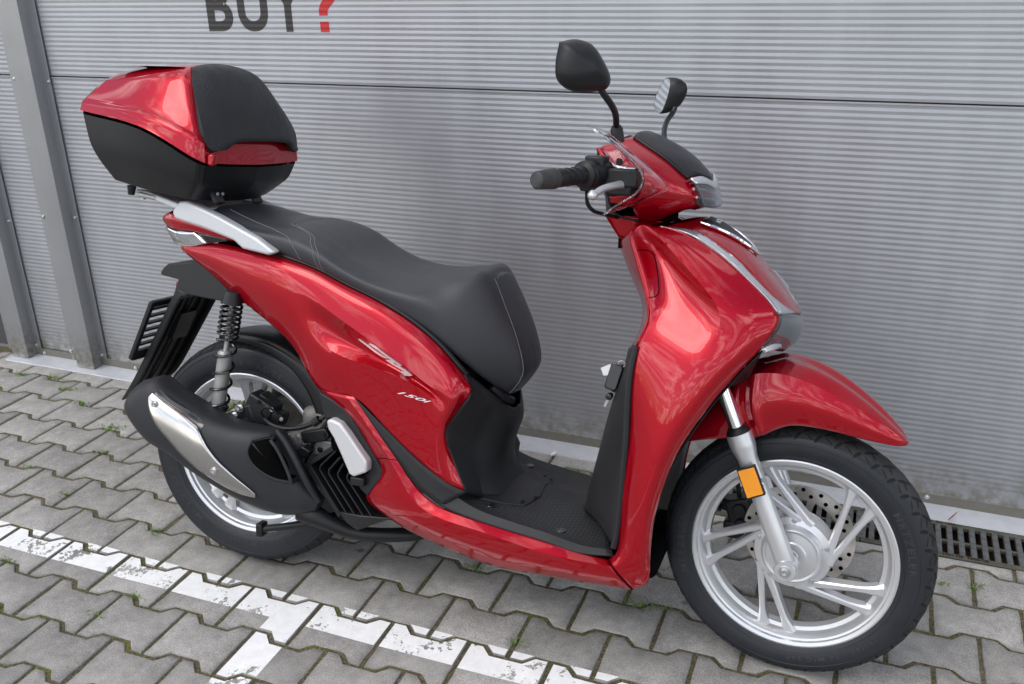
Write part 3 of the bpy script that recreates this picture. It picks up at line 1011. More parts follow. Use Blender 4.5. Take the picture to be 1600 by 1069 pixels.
    # lettering round the near side wall
    def ring_text(s, ang, r0, size, bold=.0004):
        V, F = text_geo(s, size, bold=bold, xs=1.25, extrude=.0005, space=1.25, res=1)
        wtot = max(v.x for v in V)
        out = []
        for v in V:
            an = radians(ang) - (v.x - wtot / 2) / r0
            rr_ = r0 + v.y
            y = side_y(tp, min(max(rr_, rb), R - .02))
            out.append(c + Vector((cos(an) * rr_, y - .0004 - v.z * .8, sin(an) * rr_)))
        o_ = obj('tyre_lettering', out, F, TLET, w, 30)
        return o_
    return w, ring_text

def valve(c, a, parent):
    a = radians(a); c = Vector(c); d = Vector((-cos(a), 0, -sin(a)))
    p = c + Vector((cos(a) * .178, -.004, sin(a) * .178))
    return tube('valve_stem', [p, p + d * .018 + Vector((0, -.006, 0)), p + d * .026 + Vector((0, -.008, 0))], [.0032, .0032, .0042], BLACK, parent, 8)
CF = (WB, 0, RFW); CR_ = (0, 0, RRW)
fw, rt = wheel(CF, RFW, .0505, .203, 'cast silver front wheel with five swirled twin spokes', -23, True)
letters = [rt('METZELER', 185, .231, .020), rt('100/80 - 16 M/C 50P', -62, .231, .015), rt('METZELER', 20, .231, .020)]
rw_, rt2 = wheel(CR_, RRW, .060, .203, 'cast silver rear wheel behind the muffler', 20, False)
rt2('METZELER', 215, .236, .024); rt2('ROADTEC', 75, .236, .022); rt2('120/80 - 16 M/C 60P', -78, .236, .016)

def disc(c, y, parent, r=.12):
    parts = []
    c = Vector((c[0], y, c[2]))
    parts.append(lathe_geo([(r - .032, -.002), (r, -.002), (r, .002), (r - .032, .002), (r - .032, -.002)], 72, c))
    for k in range(6):
        a = k * pi / 3 + .3
        V, F = box_geo(c + Vector((cos(a) * .074, 0, sin(a) * .074)), (.045, .003, .016), Matrix.Rotation(-a, 3, 'Y')); parts.append((V, F))
    V, F = merge(parts)
    d_ = obj('brake_disc', V, F, DISC, parent, 30)
    holes = []
    for k in range(36):
        a = 2 * pi * k / 36; rr_ = r - (.009 if k % 2 else .021)
        holes.append(lathe_geo([(0, -.0024), (.0048, -.0024)], 10, c + Vector((cos(a) * rr_, 0, sin(a) * rr_))))
    V, F = merge(holes)
    h_ = obj('disc_hole', V, F, DARK, parent, 30); h_['kind'] = 'stuff'
    return d_, h_
d1, h1 = disc(CF, .062, fw)
d2, h2 = disc(CR_, -.075, rw_)
valve(CF, 118, fw)
for k in range(5):
    a_ = radians(20 + 72 * k)
    bolt('hub_bolt', Vector(CF) + Vector((cos(a_) * .0725, -.0275, sin(a_) * .0725)), .0042, .004, STEEL, fw)
for o in [fw] + list(fw.children): steer(o)

# ---------------------------------------------------------------- fork
def fork(sgn):
    y = -.088 * sgn
    def L(p): return (p[0], y, p[2])
    a = Vector(L((1.3539,-0.0880,0.2745))); b = Vector(L((1.2277,-0.0880,0.5539))); d = (b - a).normalized()
    top = b + d * .30
    V, F = tube_geo([a - d * .012, a, a + d * .09, a + d * .17, b - d * .055, b - d * .030, b - d * .022, b], [.019, .021, .0205, .0205, .021, .0265, .027, .027], 24)
    parts = [(V, F)]
    parts.append(lathe_geo([(.0, -.024 * sgn), (.021, -.024 * sgn), (.023, -.021 * sgn), (.023, .018 * sgn), (.0, .018 * sgn)], 28, a + Vector((-.003, 0, .004))))
    V, F = merge(parts)
    f = obj('fork_leg', V, F, SILVER, sc, 40); steer(f)
    st = tube('stanchion', [b - d * .01, top], .0155, CHROME, f, 20); steer(st)
    ds = tube('dust_seal', [b - d * .002, b + d * .004, b + d * .014], [.0245, .0245, .018], BLACK, f, 20); steer(ds)
    if sgn > 0:
        steer(bolt('axle_nut', a + Vector((-.003, -.024, .004)), .0085, .010, STEEL, f))
        q4 = [(1.2353,-0.1220,0.4860), (1.2712,-0.1220,0.5029), (1.2984,-0.1220,0.4427), (1.2628,-0.1220,0.4238)]
        fr = plate('reflector_frame', q4, .010, BLACK, f, .0015); steer(fr)
        cen = sum((Vector(p) for p in q4), Vector()) / 4
        rf = plate('amber_reflector', [cen + (Vector(p) - cen) * .88 + Vector((0, -.0018, 0)) for p in q4], .004, AMBER, f, .001); steer(rf)
        V, F = box_geo(cen + Vector((0, .018, 0)), (.05, .022, .024), Matrix.Rotation(radians(26), 3, 'Y'))
        steer(bevel(obj('reflector_bracket', V, F, SILVER, f), .003))
    return f
fR = fork(1); fL = fork(-1)
# front calliper on the far side, hose clip
CAL = Vector((1.2229,0.0880,0.2970))
V, F = merge([box_geo(CAL, (.058, .05, .085), Matrix.Rotation(radians(-18), 3, 'Y')),
              box_geo(CAL + Vector((.03, 0, .03)), (.05, .045, .045), Matrix.Rotation(radians(20), 3, 'Y')),
              box_geo(CAL + Vector((-.012, -.008, -.035)), (.05, .04, .04)), box_geo(CAL + Vector((-.03, 0, .02)), (.03, .04, .03))])
cal = steer(bevel(obj('brake_calliper', V, F, BLACK, sc), .006, 3))
for dz in (0.0, .035):
    V, F = lathe_geo([(0, -.014), (.014, -.014), (.016, -.010), (.016, .01)], 20, CAL + Vector((.004 - dz * .2, -.018, -.018 + dz))); steer(obj('piston_cap', V, F, BLACK, cal))
steer(tube('brake_hose', [CAL + Vector((-.01, 0, .04)), (WB - .16, .085, RFW + .15), (WB - .19, .07, RFW + .25), (WB - .22, .06, RFW + .33)], .0055, BLACK, sc, 8, smooth=4))

# ---------------------------------------------------------------- front mudguard
def mg(x, z, wl, zl, ws, zs, cz):
    return [(x - .002, -wl, zl), (x - .001, -wl - .002, (zl + zs) / 2 - .005), (x, -ws, zs), (x + .004, -ws * .5, cz - .006), (x + .006, 0, cz)]
rows = [
    [(1.1147,-0.0620,0.5045), (1.1269,-0.0640,0.5336), (1.1375,-0.0550,0.5644), (1.1395,-0.0250,0.5699), (1.1391,0.0000,0.5709)],
    [(1.1755,-0.0760,0.5263), (1.1764,-0.0780,0.5712), (1.1835,-0.0660,0.6152), (1.1904,-0.0300,0.6313), (1.1948,0.0000,0.6335)],
    [(1.2534,-0.0820,0.5454), (1.2256,-0.0860,0.6031), (1.2179,-0.0740,0.6645), (1.2399,-0.0340,0.6818), (1.2468,0.0000,0.6823)],
    [(1.2635,-0.0820,0.5486), (1.2372,-0.0870,0.6067), (1.2304,-0.0750,0.6721), (1.2550,-0.0350,0.6898), (1.2633,0.0000,0.6889)],
    [(1.2720,-0.0900,0.5556), (1.2487,-0.0960,0.6128), (1.2429,-0.0830,0.6789), (1.2675,-0.0360,0.6960), (1.2784,0.0000,0.6952)],
    [(1.2782,-0.0900,0.5582), (1.2574,-0.0960,0.6156), (1.2540,-0.0830,0.6833), (1.2799,-0.0360,0.7005), (1.2922,0.0000,0.7000)],
    [(1.2834,-0.0840,0.5598), (1.2663,-0.0900,0.6180), (1.2631,-0.0780,0.6847), (1.2921,-0.0350,0.7047), (1.3048,0.0000,0.7031)],
    [(1.3044,-0.0800,0.5733), (1.2953,-0.0880,0.6290), (1.3002,-0.0760,0.6883), (1.3354,-0.0350,0.7015), (1.3521,0.0000,0.6894)],
    [(1.3367,-0.0760,0.5846), (1.3359,-0.0860,0.6324), (1.3505,-0.0740,0.6781), (1.3827,-0.0340,0.6867), (1.3982,0.0000,0.6689)],
    [(1.3966,-0.0700,0.5837), (1.3982,-0.0780,0.6229), (1.4142,-0.0660,0.6526), (1.4353,-0.0300,0.6588), (1.4483,0.0000,0.6400)],
    [(1.4668,-0.0560,0.5714), (1.4665,-0.0620,0.5989), (1.4764,-0.0500,0.6181), (1.4898,-0.0240,0.6203), (1.4999,0.0000,0.6036)],
    [(1.5237,-0.0340,0.5608), (1.5234,-0.0360,0.5736), (1.5278,-0.0280,0.5824), (1.5345,-0.0140,0.5803), (1.5369,0.0000,0.5747)],
    [(1.5444,-0.0140,0.5577), (1.5452,-0.0140,0.5605), (1.5472,-0.0100,0.5622), (1.5482,-0.0050,0.5621), (1.5494,0.0000,0.5605)],
]
fen = steer(surf('mudguard', rows, RED, sc, nu=6, nv=5, bu=(2,), sym=True, thick=.003, angle=30, smooth=6, ccols=((2, 2, 11),)))
fen['label'] = 'red front mudguard'
# fork shroud behind the stanchion
steer(plate('fork_shroud', [(1.2122,-0.0660,0.6504), (1.2354,-0.0660,0.6540), (1.2555,-0.0660,0.5460), (1.2065,-0.0660,0.5314), (1.1855,-0.0660,0.5902)], .132, BLACK, sc))

# ---------------------------------------------------------------- red side panel of the body
side = [
    [(-0.1538,-0.0850,0.8270), (-0.1534,-0.0880,0.8257), (-0.1519,-0.0900,0.8229), (-0.1501,-0.0900,0.8215), (-0.1502,-0.0900,0.8199), (-0.1499,-0.0880,0.8181), (-0.1506,-0.0850,0.8146)],
    [(-0.0409,-0.1000,0.8449), (-0.0318,-0.1150,0.8394), (-0.0288,-0.1220,0.8296), (-0.0332,-0.1240,0.8156), (-0.0389,-0.1220,0.8011), (-0.0502,-0.1150,0.7854), (-0.0656,-0.1000,0.7728)],
    [(0.0945,-0.1350,0.8392), (0.1025,-0.1520,0.8297), (0.1010,-0.1580,0.8124), (0.0966,-0.1600,0.7899), (0.0870,-0.1570,0.7661), (0.0730,-0.1480,0.7393), (0.0526,-0.1300,0.7147)],
    [(0.1765,-0.1500,0.8325), (0.1859,-0.1700,0.8224), (0.1879,-0.1790,0.7944), (0.1807,-0.1790,0.7674), (0.1715,-0.1760,0.7394), (0.1588,-0.1680,0.7070), (0.1393,-0.1500,0.6746)],
    [(0.2659,-0.1600,0.8149), (0.2734,-0.1780,0.8018), (0.2754,-0.1900,0.7545), (0.2634,-0.1870,0.7208), (0.2503,-0.1850,0.6896), (0.2323,-0.1780,0.6581), (0.2100,-0.1620,0.6282)],
    [(0.3500,-0.1650,0.7853), (0.3574,-0.1840,0.7672), (0.3611,-0.1990,0.7111), (0.3364,-0.1780,0.6740), (0.3321,-0.1990,0.6366), (0.3138,-0.1930,0.5916), (0.2882,-0.1780,0.5395)],
    [(0.4275,-0.1670,0.7585), (0.4375,-0.1860,0.7354), (0.4438,-0.2030,0.6692), (0.4206,-0.1730,0.6356), (0.4281,-0.2050,0.6216), (0.4014,-0.1990,0.5670), (0.3897,-0.1950,0.5392)],
    [(0.5057,-0.1670,0.7221), (0.5153,-0.1860,0.6938), (0.5127,-0.2040,0.6316), (0.4929,-0.1750,0.6081), (0.5024,-0.2070,0.6037), (0.4819,-0.2010,0.5267), (0.4743,-0.1970,0.4726)],
    [(0.5700,-0.1650,0.6787), (0.5805,-0.1840,0.6511), (0.5800,-0.2030,0.5854), (0.5738,-0.1920,0.5761), (0.5773,-0.2030,0.5736), (0.5573,-0.2020,0.4936), (0.5489,-0.1970,0.4152)],
    [(0.6175,-0.1600,0.6316), (0.6294,-0.1800,0.6105), (0.6306,-0.1980,0.5722), (0.6199,-0.1990,0.5452), (0.6072,-0.1990,0.5145), (0.6028,-0.1990,0.4480), (0.6168,-0.1950,0.3747)],
    [(0.6344,-0.1520,0.6102), (0.6556,-0.1650,0.5815), (0.6385,-0.1720,0.5492), (0.6176,-0.1740,0.5162), (0.5981,-0.1760,0.4830), (0.6228,-0.1800,0.4257), (0.6577,-0.1820,0.3574)],
]
panel, _ = both('body_panel', side, RED, sc, nu=6, nv=6, bu=(2, 4), thick=.003, angle=22, smooth=8, ccols=((2, 3.8, 8.3), (4, 4.8, 8.3)))
PB = bvh_of(panel)
def onto(bv, x, z, lift=.0012, y0=-.5, dy=1):
    h = bv.ray_cast(Vector((x, y0, z)), Vector((0, dy, 0)))
    return None if h[0] is None else Vector((x, h[0].y - dy * lift, z))
# black tube standing in for the shaded gap below the seat
gap = [side[i][0] for i in range(2, 11)]
for s in (1, -1):
    tube('seat_gap_shade', [(p[0], s * (p[1] + .007), p[2] + .003) for p in gap], .006, BLACK, sc, 8, smooth=4)

# ---------------------------------------------------------------- red lower skirt
skirt = [
    [(0.3852,-0.1955,0.5417), (0.3644,-0.1960,0.5421), (0.3266,-0.1870,0.5408), (0.2882,-0.1780,0.5395)],
    [(0.4412,-0.1975,0.4738), (0.4265,-0.2000,0.4769), (0.3948,-0.1920,0.4806), (0.3631,-0.1760,0.4882)],
    [(0.4959,-0.1975,0.4085), (0.4813,-0.2030,0.4079), (0.4618,-0.1960,0.4132), (0.4202,-0.1780,0.4116)],
    [(0.5263,-0.1970,0.3708), (0.5155,-0.2070,0.3589), (0.4840,-0.2010,0.3652), (0.4466,-0.1780,0.3711)],
    [(0.5582,-0.1970,0.3413), (0.5496,-0.2110,0.3162), (0.4852,-0.2020,0.3091), (0.4037,-0.1700,0.2970)],
    [(0.6058,-0.1980,0.3166), (0.6137,-0.2150,0.2959), (0.5388,-0.2030,0.2729), (0.4577,-0.1650,0.2524)],
    [(0.6757,-0.2000,0.3043), (0.6879,-0.2180,0.2897), (0.6345,-0.2070,0.2510), (0.5525,-0.1650,0.2177)],
    [(0.7583,-0.2000,0.2925), (0.7690,-0.2200,0.2775), (0.7488,-0.2080,0.2341), (0.7131,-0.1680,0.1861)],
    [(0.8461,-0.2000,0.2823), (0.8565,-0.2210,0.2639), (0.8549,-0.2100,0.2277), (0.8450,-0.1720,0.1886)],
    [(0.9248,-0.2000,0.2711), (0.9352,-0.2210,0.2634), (0.9447,-0.2130,0.2296), (0.9447,-0.1780,0.1939)],
    [(0.9885,-0.1980,0.2674), (1.0006,-0.2190,0.2626), (1.0226,-0.2125,0.2360), (1.0413,-0.1880,0.2041)],
]
sk_o, _ = both('skirt', skirt, RED, sc, nu=6, nv=6, bu=(1,), thick=.003, angle=20, smooth=12, ccols=((1, 0, 10),))

# ---------------------------------------------------------------- red leg shield sides
shield = [
    [(0.9885,-0.1980,0.2674), (1.0006,-0.2190,0.2626), (1.0146,-0.2160,0.2454), (1.0305,-0.2080,0.2260), (1.0413,-0.1880,0.2041)],
    [(1.0045,-0.1970,0.2912), (1.0269,-0.2220,0.3035), (1.0463,-0.2260,0.2864), (1.0641,-0.2220,0.2669), (1.0759,-0.2040,0.2394)],
    [(1.0063,-0.1980,0.3493), (1.0278,-0.2260,0.3618), (1.0475,-0.2340,0.3492), (1.0668,-0.2340,0.3361), (1.0773,-0.2140,0.3184)],
    [(1.0055,-0.2000,0.4275), (1.0286,-0.2290,0.4351), (1.0516,-0.2410,0.4230), (1.0706,-0.2420,0.4131), (1.0832,-0.2220,0.4008)],
    [(1.0145,-0.2050,0.5449), (1.0443,-0.2300,0.5462), (1.0735,-0.2460,0.5384), (1.0970,-0.2480,0.5322), (1.1140,-0.2260,0.5237)],
    [(1.0121,-0.2050,0.6543), (1.0455,-0.2220,0.6497), (1.1013,-0.2470,0.6351), (1.1412,-0.2480,0.6294), (1.1679,-0.2220,0.6311)],
    [(1.0172,-0.2000,0.7311), (1.0628,-0.2130,0.7325), (1.1357,-0.2380,0.7211), (1.1846,-0.2360,0.7091), (1.2186,-0.2070,0.7066)],
    [(1.0344,-0.1900,0.7841), (1.0802,-0.1930,0.7868), (1.1710,-0.2190,0.7712), (1.2196,-0.2180,0.7591), (1.2542,-0.1900,0.7548)],
    [(1.0294,-0.1850,0.8212), (1.0735,-0.1600,0.8319), (1.1758,-0.2120,0.8162), (1.2298,-0.2000,0.8086), (1.2791,-0.1700,0.8110)],
    [(1.0099,-0.1700,0.8722), (1.0538,-0.1340,0.8805), (1.1395,-0.2000,0.8565), (1.1857,-0.1860,0.8588), (1.2302,-0.1560,0.8636)],
    [(0.9908,-0.1550,0.9174), (1.0234,-0.1180,0.9188), (1.0932,-0.1820,0.8972), (1.1286,-0.1680,0.9047), (1.1624,-0.1410,0.9132)],
    [(0.9791,-0.1400,0.9458), (0.9991,-0.1240,0.9471), (1.0447,-0.1570,0.9357), (1.0676,-0.1470,0.9428), (1.0873,-0.1250,0.9523)],
    [(0.9830,-0.1260,0.9590), (0.9963,-0.1290,0.9640), (1.0153,-0.1330,0.9618), (1.0259,-0.1280,0.9621), (1.0356,-0.1180,0.9633)],
]
leg_s, _ = both('leg_shield', shield, RED, sc, nu=6, nv=6, bu=(2,), thick=.003, angle=22, smooth=12, ccols=((2, 6.6, 12),))

# glove-box lid line and upper joint on the leg shield
SHB = bvh_of(leg_s)
def line_on(bv, pts, r, m, parent, name='panel_seam', n=8):
    out = []
    for p in cr(pts, n):
        q_ = onto(bv, p.x, p.z, .0002)
        if q_ is not None: out.append(q_)
    return tube(name, out, r, m, parent, 6)
line_on(SHB, [(0.9935,-0.1550,0.9151), (1.0119,-0.1500,0.9134), (1.0255,-0.1500,0.9030), (1.0380,-0.1550,0.8689), (1.0448,-0.1600,0.8420), (1.0424,-0.1700,0.8304), (1.0293,-0.1800,0.8268)], .0010, DARK, leg_s)
# seam between skirt and leg shield
for s in (1, -1):
    tube('panel_seam', [(p[0], s * (p[1] - .0006), p[2]) for p in shield[0]], .0011, DARK, sc, 6, smooth=5)

SKB = bvh_of(sk_o)
line_on(SKB, [(0.4360,-0.1800,0.3993), (0.4618,-0.1960,0.4079), (0.4812,-0.2030,0.4110), (0.4946,-0.1980,0.4092)], .0009, DARK, sk_o)
# ---------------------------------------------------------------- front apron, lamp strips, chin
apron = [
    [(1.0398,-0.1050,0.9613), (1.0700,-0.0650,0.9707), (1.1099,0.0000,0.9780)],
    [(1.0965,-0.1050,0.9577), (1.1241,-0.0550,0.9568), (1.1533,0.0000,0.9624)],
    [(1.1471,-0.1100,0.9327), (1.1697,-0.0600,0.9386), (1.1972,0.0000,0.9232)],
    [(1.1898,-0.1150,0.9050), (1.2105,-0.0600,0.9069), (1.2286,0.0000,0.8924)],
    [(1.2285,-0.1150,0.8716), (1.2490,-0.0600,0.8713), (1.2635,0.0000,0.8501)],
    [(1.2601,-0.1060,0.8403), (1.2797,-0.0550,0.8345), (1.2922,0.0000,0.8193)],
    [(1.3040,-0.0550,0.8029), (1.3082,-0.0300,0.7991), (1.3113,0.0000,0.7944)],
]
ap = surf('front_apron', apron, RED, sc, nu=6, nv=6, sym=True, thick=.003, smooth=16)
lamp = [
    [(1.0306,-0.1190,0.9630), (1.0400,-0.1060,0.9614)],
    [(1.0861,-0.1260,0.9530), (1.0966,-0.1060,0.9578)],
    [(1.1369,-0.1360,0.9307), (1.1472,-0.1110,0.9328)],
    [(1.1799,-0.1480,0.9042), (1.1899,-0.1160,0.9051)],
    [(1.2210,-0.1560,0.8727), (1.2285,-0.1160,0.8718)],
    [(1.2553,-0.1640,0.8448), (1.2628,-0.1080,0.8396)],
    [(1.2795,-0.1700,0.8185), (1.3040,-0.0560,0.8031)],
]
ls = both('lamp_strip', lamp, LENS, sc, nu=4, nv=4, thick=.004)
for o in ls: o['label'] = 'clear ribbed position lamp strip'
# fine vertical flutes of the lens
for s in (1, -1):
    edge = [Vector((p[0][0], s * (p[0][1] - .0012), p[0][2])) for p in lamp]
    tube('lamp_trim', edge, .0013, CHROME, sc, 6, smooth=4)
chin = [
    [(1.2796,-0.1690,0.8171), (1.3013,-0.0800,0.8042), (1.3128,0.0000,0.7919)],
    [(1.2775,-0.1730,0.7940), (1.3088,-0.0850,0.7813), (1.3213,0.0000,0.7712)],
    [(1.2670,-0.1790,0.7728), (1.3019,-0.0850,0.7532), (1.3156,0.0000,0.7408)],
    [(1.2561,-0.1840,0.7551), (1.2799,-0.0850,0.7271), (1.2913,0.0000,0.7148)],
]
surf('lamp_insert', [[(p[0] - .010, p[1] * .94, p[2]) for p in r] for r in chin], LENS, sc, nu=6, nv=4, sym=True, thick=.002)
ch = surf('turn_lamp', chin, CLEARD, sc, nu=6, nv=4, sym=True, thick=.003)
ch['label'] = 'smoked clear lamp lens at the tip of the front apron'
# inner reflector pieces glimpsed at the lower edge
both('lamp_reflector', [[(1.2527,-0.1760,0.7468), (1.2689,-0.1500,0.7572), (1.2825,-0.1200,0.7592)], [(1.2602,-0.1700,0.7388), (1.2773,-0.1450,0.7419), (1.2874,-0.1100,0.7410)]], CHROME, sc, thick=.002)
# black nose plate with chrome V
nose = [
    [(1.1016,-0.0520,0.9732), (1.1112,-0.0320,0.9816), (1.1237,0.0000,0.9855)],
    [(1.1279,-0.0470,0.9604), (1.1351,-0.0280,0.9698), (1.1530,0.0000,0.9663)],
    [(1.1620,-0.0370,0.9398), (1.1675,-0.0220,0.9467), (1.1811,0.0000,0.9432)],
    [(1.1927,-0.0180,0.9206), (1.1956,-0.0100,0.9227), (1.2012,-0.0000,0.9221)],
]
AB = bvh_of(ap)
def lift_rows(rows, bv, h):
    out = []
    for r in rows:
        rr_ = []
        for p in r:
            hit = bv.find_nearest(Vector(p))
            n_ = hit[1]
            if n_.x < 0: n_ = -n_
            rr_.append(tuple(hit[0] + n_ * h))
        out.append(rr_)
    return out
nl = lift_rows(nose, AB, .006)
for r in nl: r[-1] = (r[-1][0], 0.0, r[-1][2])
npl = surf('nose_plate', nl, BLACK, sc, nu=4, nv=4, sym=True, thick=.004)
for s in (1, -1):
    e = [Vector((r[0][0], s * r[0][1], r[0][2])) for r in nl]
    e = [p + Vector((0, -.006 * s, -.002)) for p in e] + [Vector((nl[-1][2][0] + .014, -.002 * s, nl[-1][2][2] - .016))]
    tube('nose_trim', e, [.002, .0036, .0042, .0042, .003], CHROME, sc, 8, smooth=4)
# maker's name on the nose plate
NB = bvh_of(npl)
def on_surface_text(s, size, org, ux, uy, bv, m, parent, lift=.0008, name='lettering', **k):
    V, F = text_geo(s, size, **k)
    w_ = max(v.x for v in V); org = Vector(org); ux = Vector(ux).normalized(); uy = Vector(uy).normalized()
    out = []
    for v in V:
        p = org + ux * (v.x - w_ / 2) + uy * v.y
        h = bv.find_nearest(p)
        n_ = h[1] if h[1].x > 0 else -h[1]
        out.append(h[0] + n_ * (lift + v.z))
    return obj(name, out, F, m, parent, 30)
cen = Vector(nl[0][2]).lerp(Vector(nl[1][2]), .55)
upv = Vector(nl[0][2]) - Vector(nl[1][2])
on_surface_text('HONDA', .0145, cen, (0, 1, 0), upv, NB, WHITEP, npl, lift=.0016, bold=.0005, xs=1.1)

# ---------------------------------------------------------------- inner leg shield
inner_top = [
    [(0.9852,-0.1240,0.9590), (0.9665,-0.0700,0.9508), (0.9454,0.0000,0.9409)],
    [(0.9788,-0.1380,0.9443), (0.9515,-0.0800,0.9267), (0.9290,0.0000,0.9135)],
    [(0.9902,-0.1520,0.9158), (0.9653,-0.0900,0.8942), (0.9414,0.0000,0.8769)],
    [(1.0095,-0.1670,0.8705), (0.9850,-0.1000,0.8545), (0.9611,-0.0000,0.8366)],
    [(1.0289,-0.1820,0.8207), (1.0085,-0.1000,0.8060), (0.9859,0.0000,0.7854)],
    [(1.0328,-0.1870,0.7808), (1.0104,-0.1000,0.7617), (0.9879,-0.0000,0.7387)],
    [(1.0178,-0.1970,0.7318), (0.9914,-0.1000,0.7064), (0.9677,0.0000,0.6818)],
]
surf('inner_shield', inner_top, RED, sc, nu=4, nv=4, sym=True, thick=.003)
inner = [
    [(1.0177,-0.1990,0.7309), (0.9902,-0.1000,0.7049), (0.9650,0.0000,0.6801)],
    [(1.0107,-0.2050,0.6739), (0.9779,-0.1100,0.6378), (0.9473,-0.0000,0.6003)],
    [(1.0108,-0.2060,0.6012), (0.9632,-0.1100,0.5684), (0.9295,0.0000,0.5368)],
    [(1.0128,-0.2060,0.5341), (0.9490,-0.1100,0.4862), (0.9119,0.0000,0.4400)],
    [(1.0099,-0.2020,0.4290), (0.9344,-0.1100,0.4020), (0.8971,-0.0000,0.3632)],
    [(1.0061,-0.1990,0.3354), (0.9262,-0.1100,0.3501), (0.8880,0.0000,0.3112)],
    [(1.0012,-0.1960,0.2959), (0.9400,-0.1100,0.3136), (0.8858,0.0000,0.2966)],
]
inn = surf('inner_liner', inner, CHAR, sc, nu=5, nv=4, sym=True, thick=.004, smooth=8)
inn['label'] = 'charcoal inner liner of the leg shield'
for s in (1, -1):
    tube('liner_edge', [(r[0][0] - .004, s * r[0][1], r[0][2]) for r in inner], .0075, CHAR, sc, 8, smooth=5)

# ---------------------------------------------------------------- footboard
strip = [  # charcoal wedge that widens into the footboard edge
    [(0.3863,-0.1955,0.5404), (0.3868,-0.1955,0.5397)],
    [(0.4209,-0.1960,0.5139), (0.4167,-0.1970,0.5046)],
    [(0.4743,-0.1970,0.4711), (0.4495,-0.1980,0.4647)],
    [(0.5489,-0.1970,0.4137), (0.4964,-0.1985,0.4104)],
    [(0.6184,-0.1950,0.3734), (0.5464,-0.1990,0.3537)],
    [(0.6585,-0.1840,0.3567), (0.6062,-0.1990,0.3186)],
]
st_b = surf('foot_rubber', strip, CHAR, sc, nu=4, nv=4, thick=.002)
surf('foot_rubber', [[mir(p) for p in r] for r in strip], CHAR, sc, nu=4, nv=4, thick=.002)
board = [
    [(0.5464,-0.1990,0.3537), (0.6142,-0.1850,0.3677), (0.6385,-0.1500,0.3592), (0.6197,0.0000,0.3303)],
    [(0.6066,-0.2000,0.3190), (0.6338,-0.1860,0.3442), (0.6665,-0.1200,0.3254), (0.6851,0.0000,0.3329)],
    [(0.6761,-0.2010,0.3047), (0.6900,-0.1880,0.3217), (0.7284,-0.1100,0.3123), (0.7573,0.0000,0.3336)],
    [(0.7586,-0.2010,0.2930), (0.7652,-0.1880,0.3083), (0.7945,-0.1100,0.3009), (0.8100,0.0000,0.3201)],
    [(0.8464,-0.2010,0.2828), (0.8488,-0.1880,0.2970), (0.8653,-0.1100,0.2908), (0.8606,-0.0000,0.3065)],
    [(0.9251,-0.2010,0.2716), (0.9251,-0.1880,0.2835), (0.9229,-0.1100,0.2847), (0.8996,0.0000,0.2974)],
    [(0.9975,-0.1985,0.2789), (0.9915,-0.1870,0.2857), (0.9614,-0.1100,0.2934), (0.9178,0.0000,0.2990)],
]
brd = surf('footboard', board, CHAR, sc, nu=5, nv=4, sym=True, thick=.006, bu=(1,), angle=22)
FB = bvh_of(brd)
def down(bv, x, y, lift=.001):
    h = bv.ray_cast(Vector((x, y, 1.0)), Vector((0, 0, -1)))
    return None if h[0] is None else h[0] + Vector((0, 0, lift))
DOTM = mat('pale_dot', (.13, .13, .135), rough=.6)  # paler grey than the board
# pressed dots
V, F = [], []
for i in range(46):
    for j in range(-13, 14):
        x = .57 + i * .0092; y = j * .0125 + (.006 if i % 2 else 0)
        if abs(y) < .035 or abs(y) > .176: continue
        if x < .72 and abs(y) < .15: continue
        if abs(y) < .11 and x < .80: continue
        q_ = down(FB, x, y, .0004)
        if q_ is None: continue
        k = len(V); r_ = .0014
        V += [q_ + Vector((r_, 0, 0)), q_ + Vector((0, r_, 0)), q_ + Vector((-r_, 0, 0)), q_ + Vector((0, -r_, 0)), q_ + Vector((0, 0, .0009))]
        F += [(k, k + 1, k + 4), (k + 1, k + 2, k + 4), (k + 2, k + 3, k + 4), (k + 3, k, k + 4)]
dots = obj('grip_dot', V, F, DOTM, brd, 60); dots['kind'] = 'stuff'
for s in (1, -1):
    for px_, py_ in (((0.6999,-0.1400,0.3003)[0], -.14), ((0.8681,-0.1500,0.2909)[0], -.15)):
        q_ = down(FB, px_, py_ * s, .0012)
        if q_ is None: continue
        V, F = lathe_geo([(.0, -.0004), (.006, -.0004), (.0075, .0006), (.0115, .0003), (.0125, -.001)], 20)
        obj('floor_bolt', [q_ + Vector((v.x, v.z, v.y)) for v in V], F, GLOSSB, brd)

# ---------------------------------------------------------------- cover under the seat
def sil(p, dx=.005):          # far outline point mirrored to the near side, and its centre
    return [(p[0], -abs(p[1]), p[2]), (p[0] + dx, 0, p[2])]
centre = [
    [(0.6280,-0.1480,0.6200), (0.6498,-0.1250,0.5970), (0.6805,-0.0900,0.5583)] + sil((0.7054,0.0300,0.5167)),
    [(0.6546,-0.1660,0.5801), (0.6663,-0.1400,0.5532), (0.6826,-0.1000,0.5209)] + sil((0.7115,0.0500,0.4820)),
    [(0.6393,-0.1740,0.5498), (0.6484,-0.1460,0.5259), (0.6608,-0.1040,0.4859)] + sil((0.7000,0.0550,0.4485)),
    [(0.6185,-0.1760,0.5169), (0.6319,-0.1480,0.4945), (0.6502,-0.1060,0.4577)] + sil((0.6899,0.0600,0.4164)),
    [(0.5989,-0.1780,0.4837), (0.6183,-0.1500,0.4633), (0.6456,-0.1080,0.4348)] + sil((0.6871,0.0620,0.3892)),
    [(0.6236,-0.1820,0.4265), (0.6382,-0.1530,0.4057), (0.6569,-0.1120,0.3766)] + sil((0.6903,0.0660,0.3589)),
    [(0.6585,-0.1840,0.3567), (0.6638,-0.1580,0.3436), (0.6736,-0.1180,0.3228)] + sil((0.7140,0.0700,0.3183)),
]
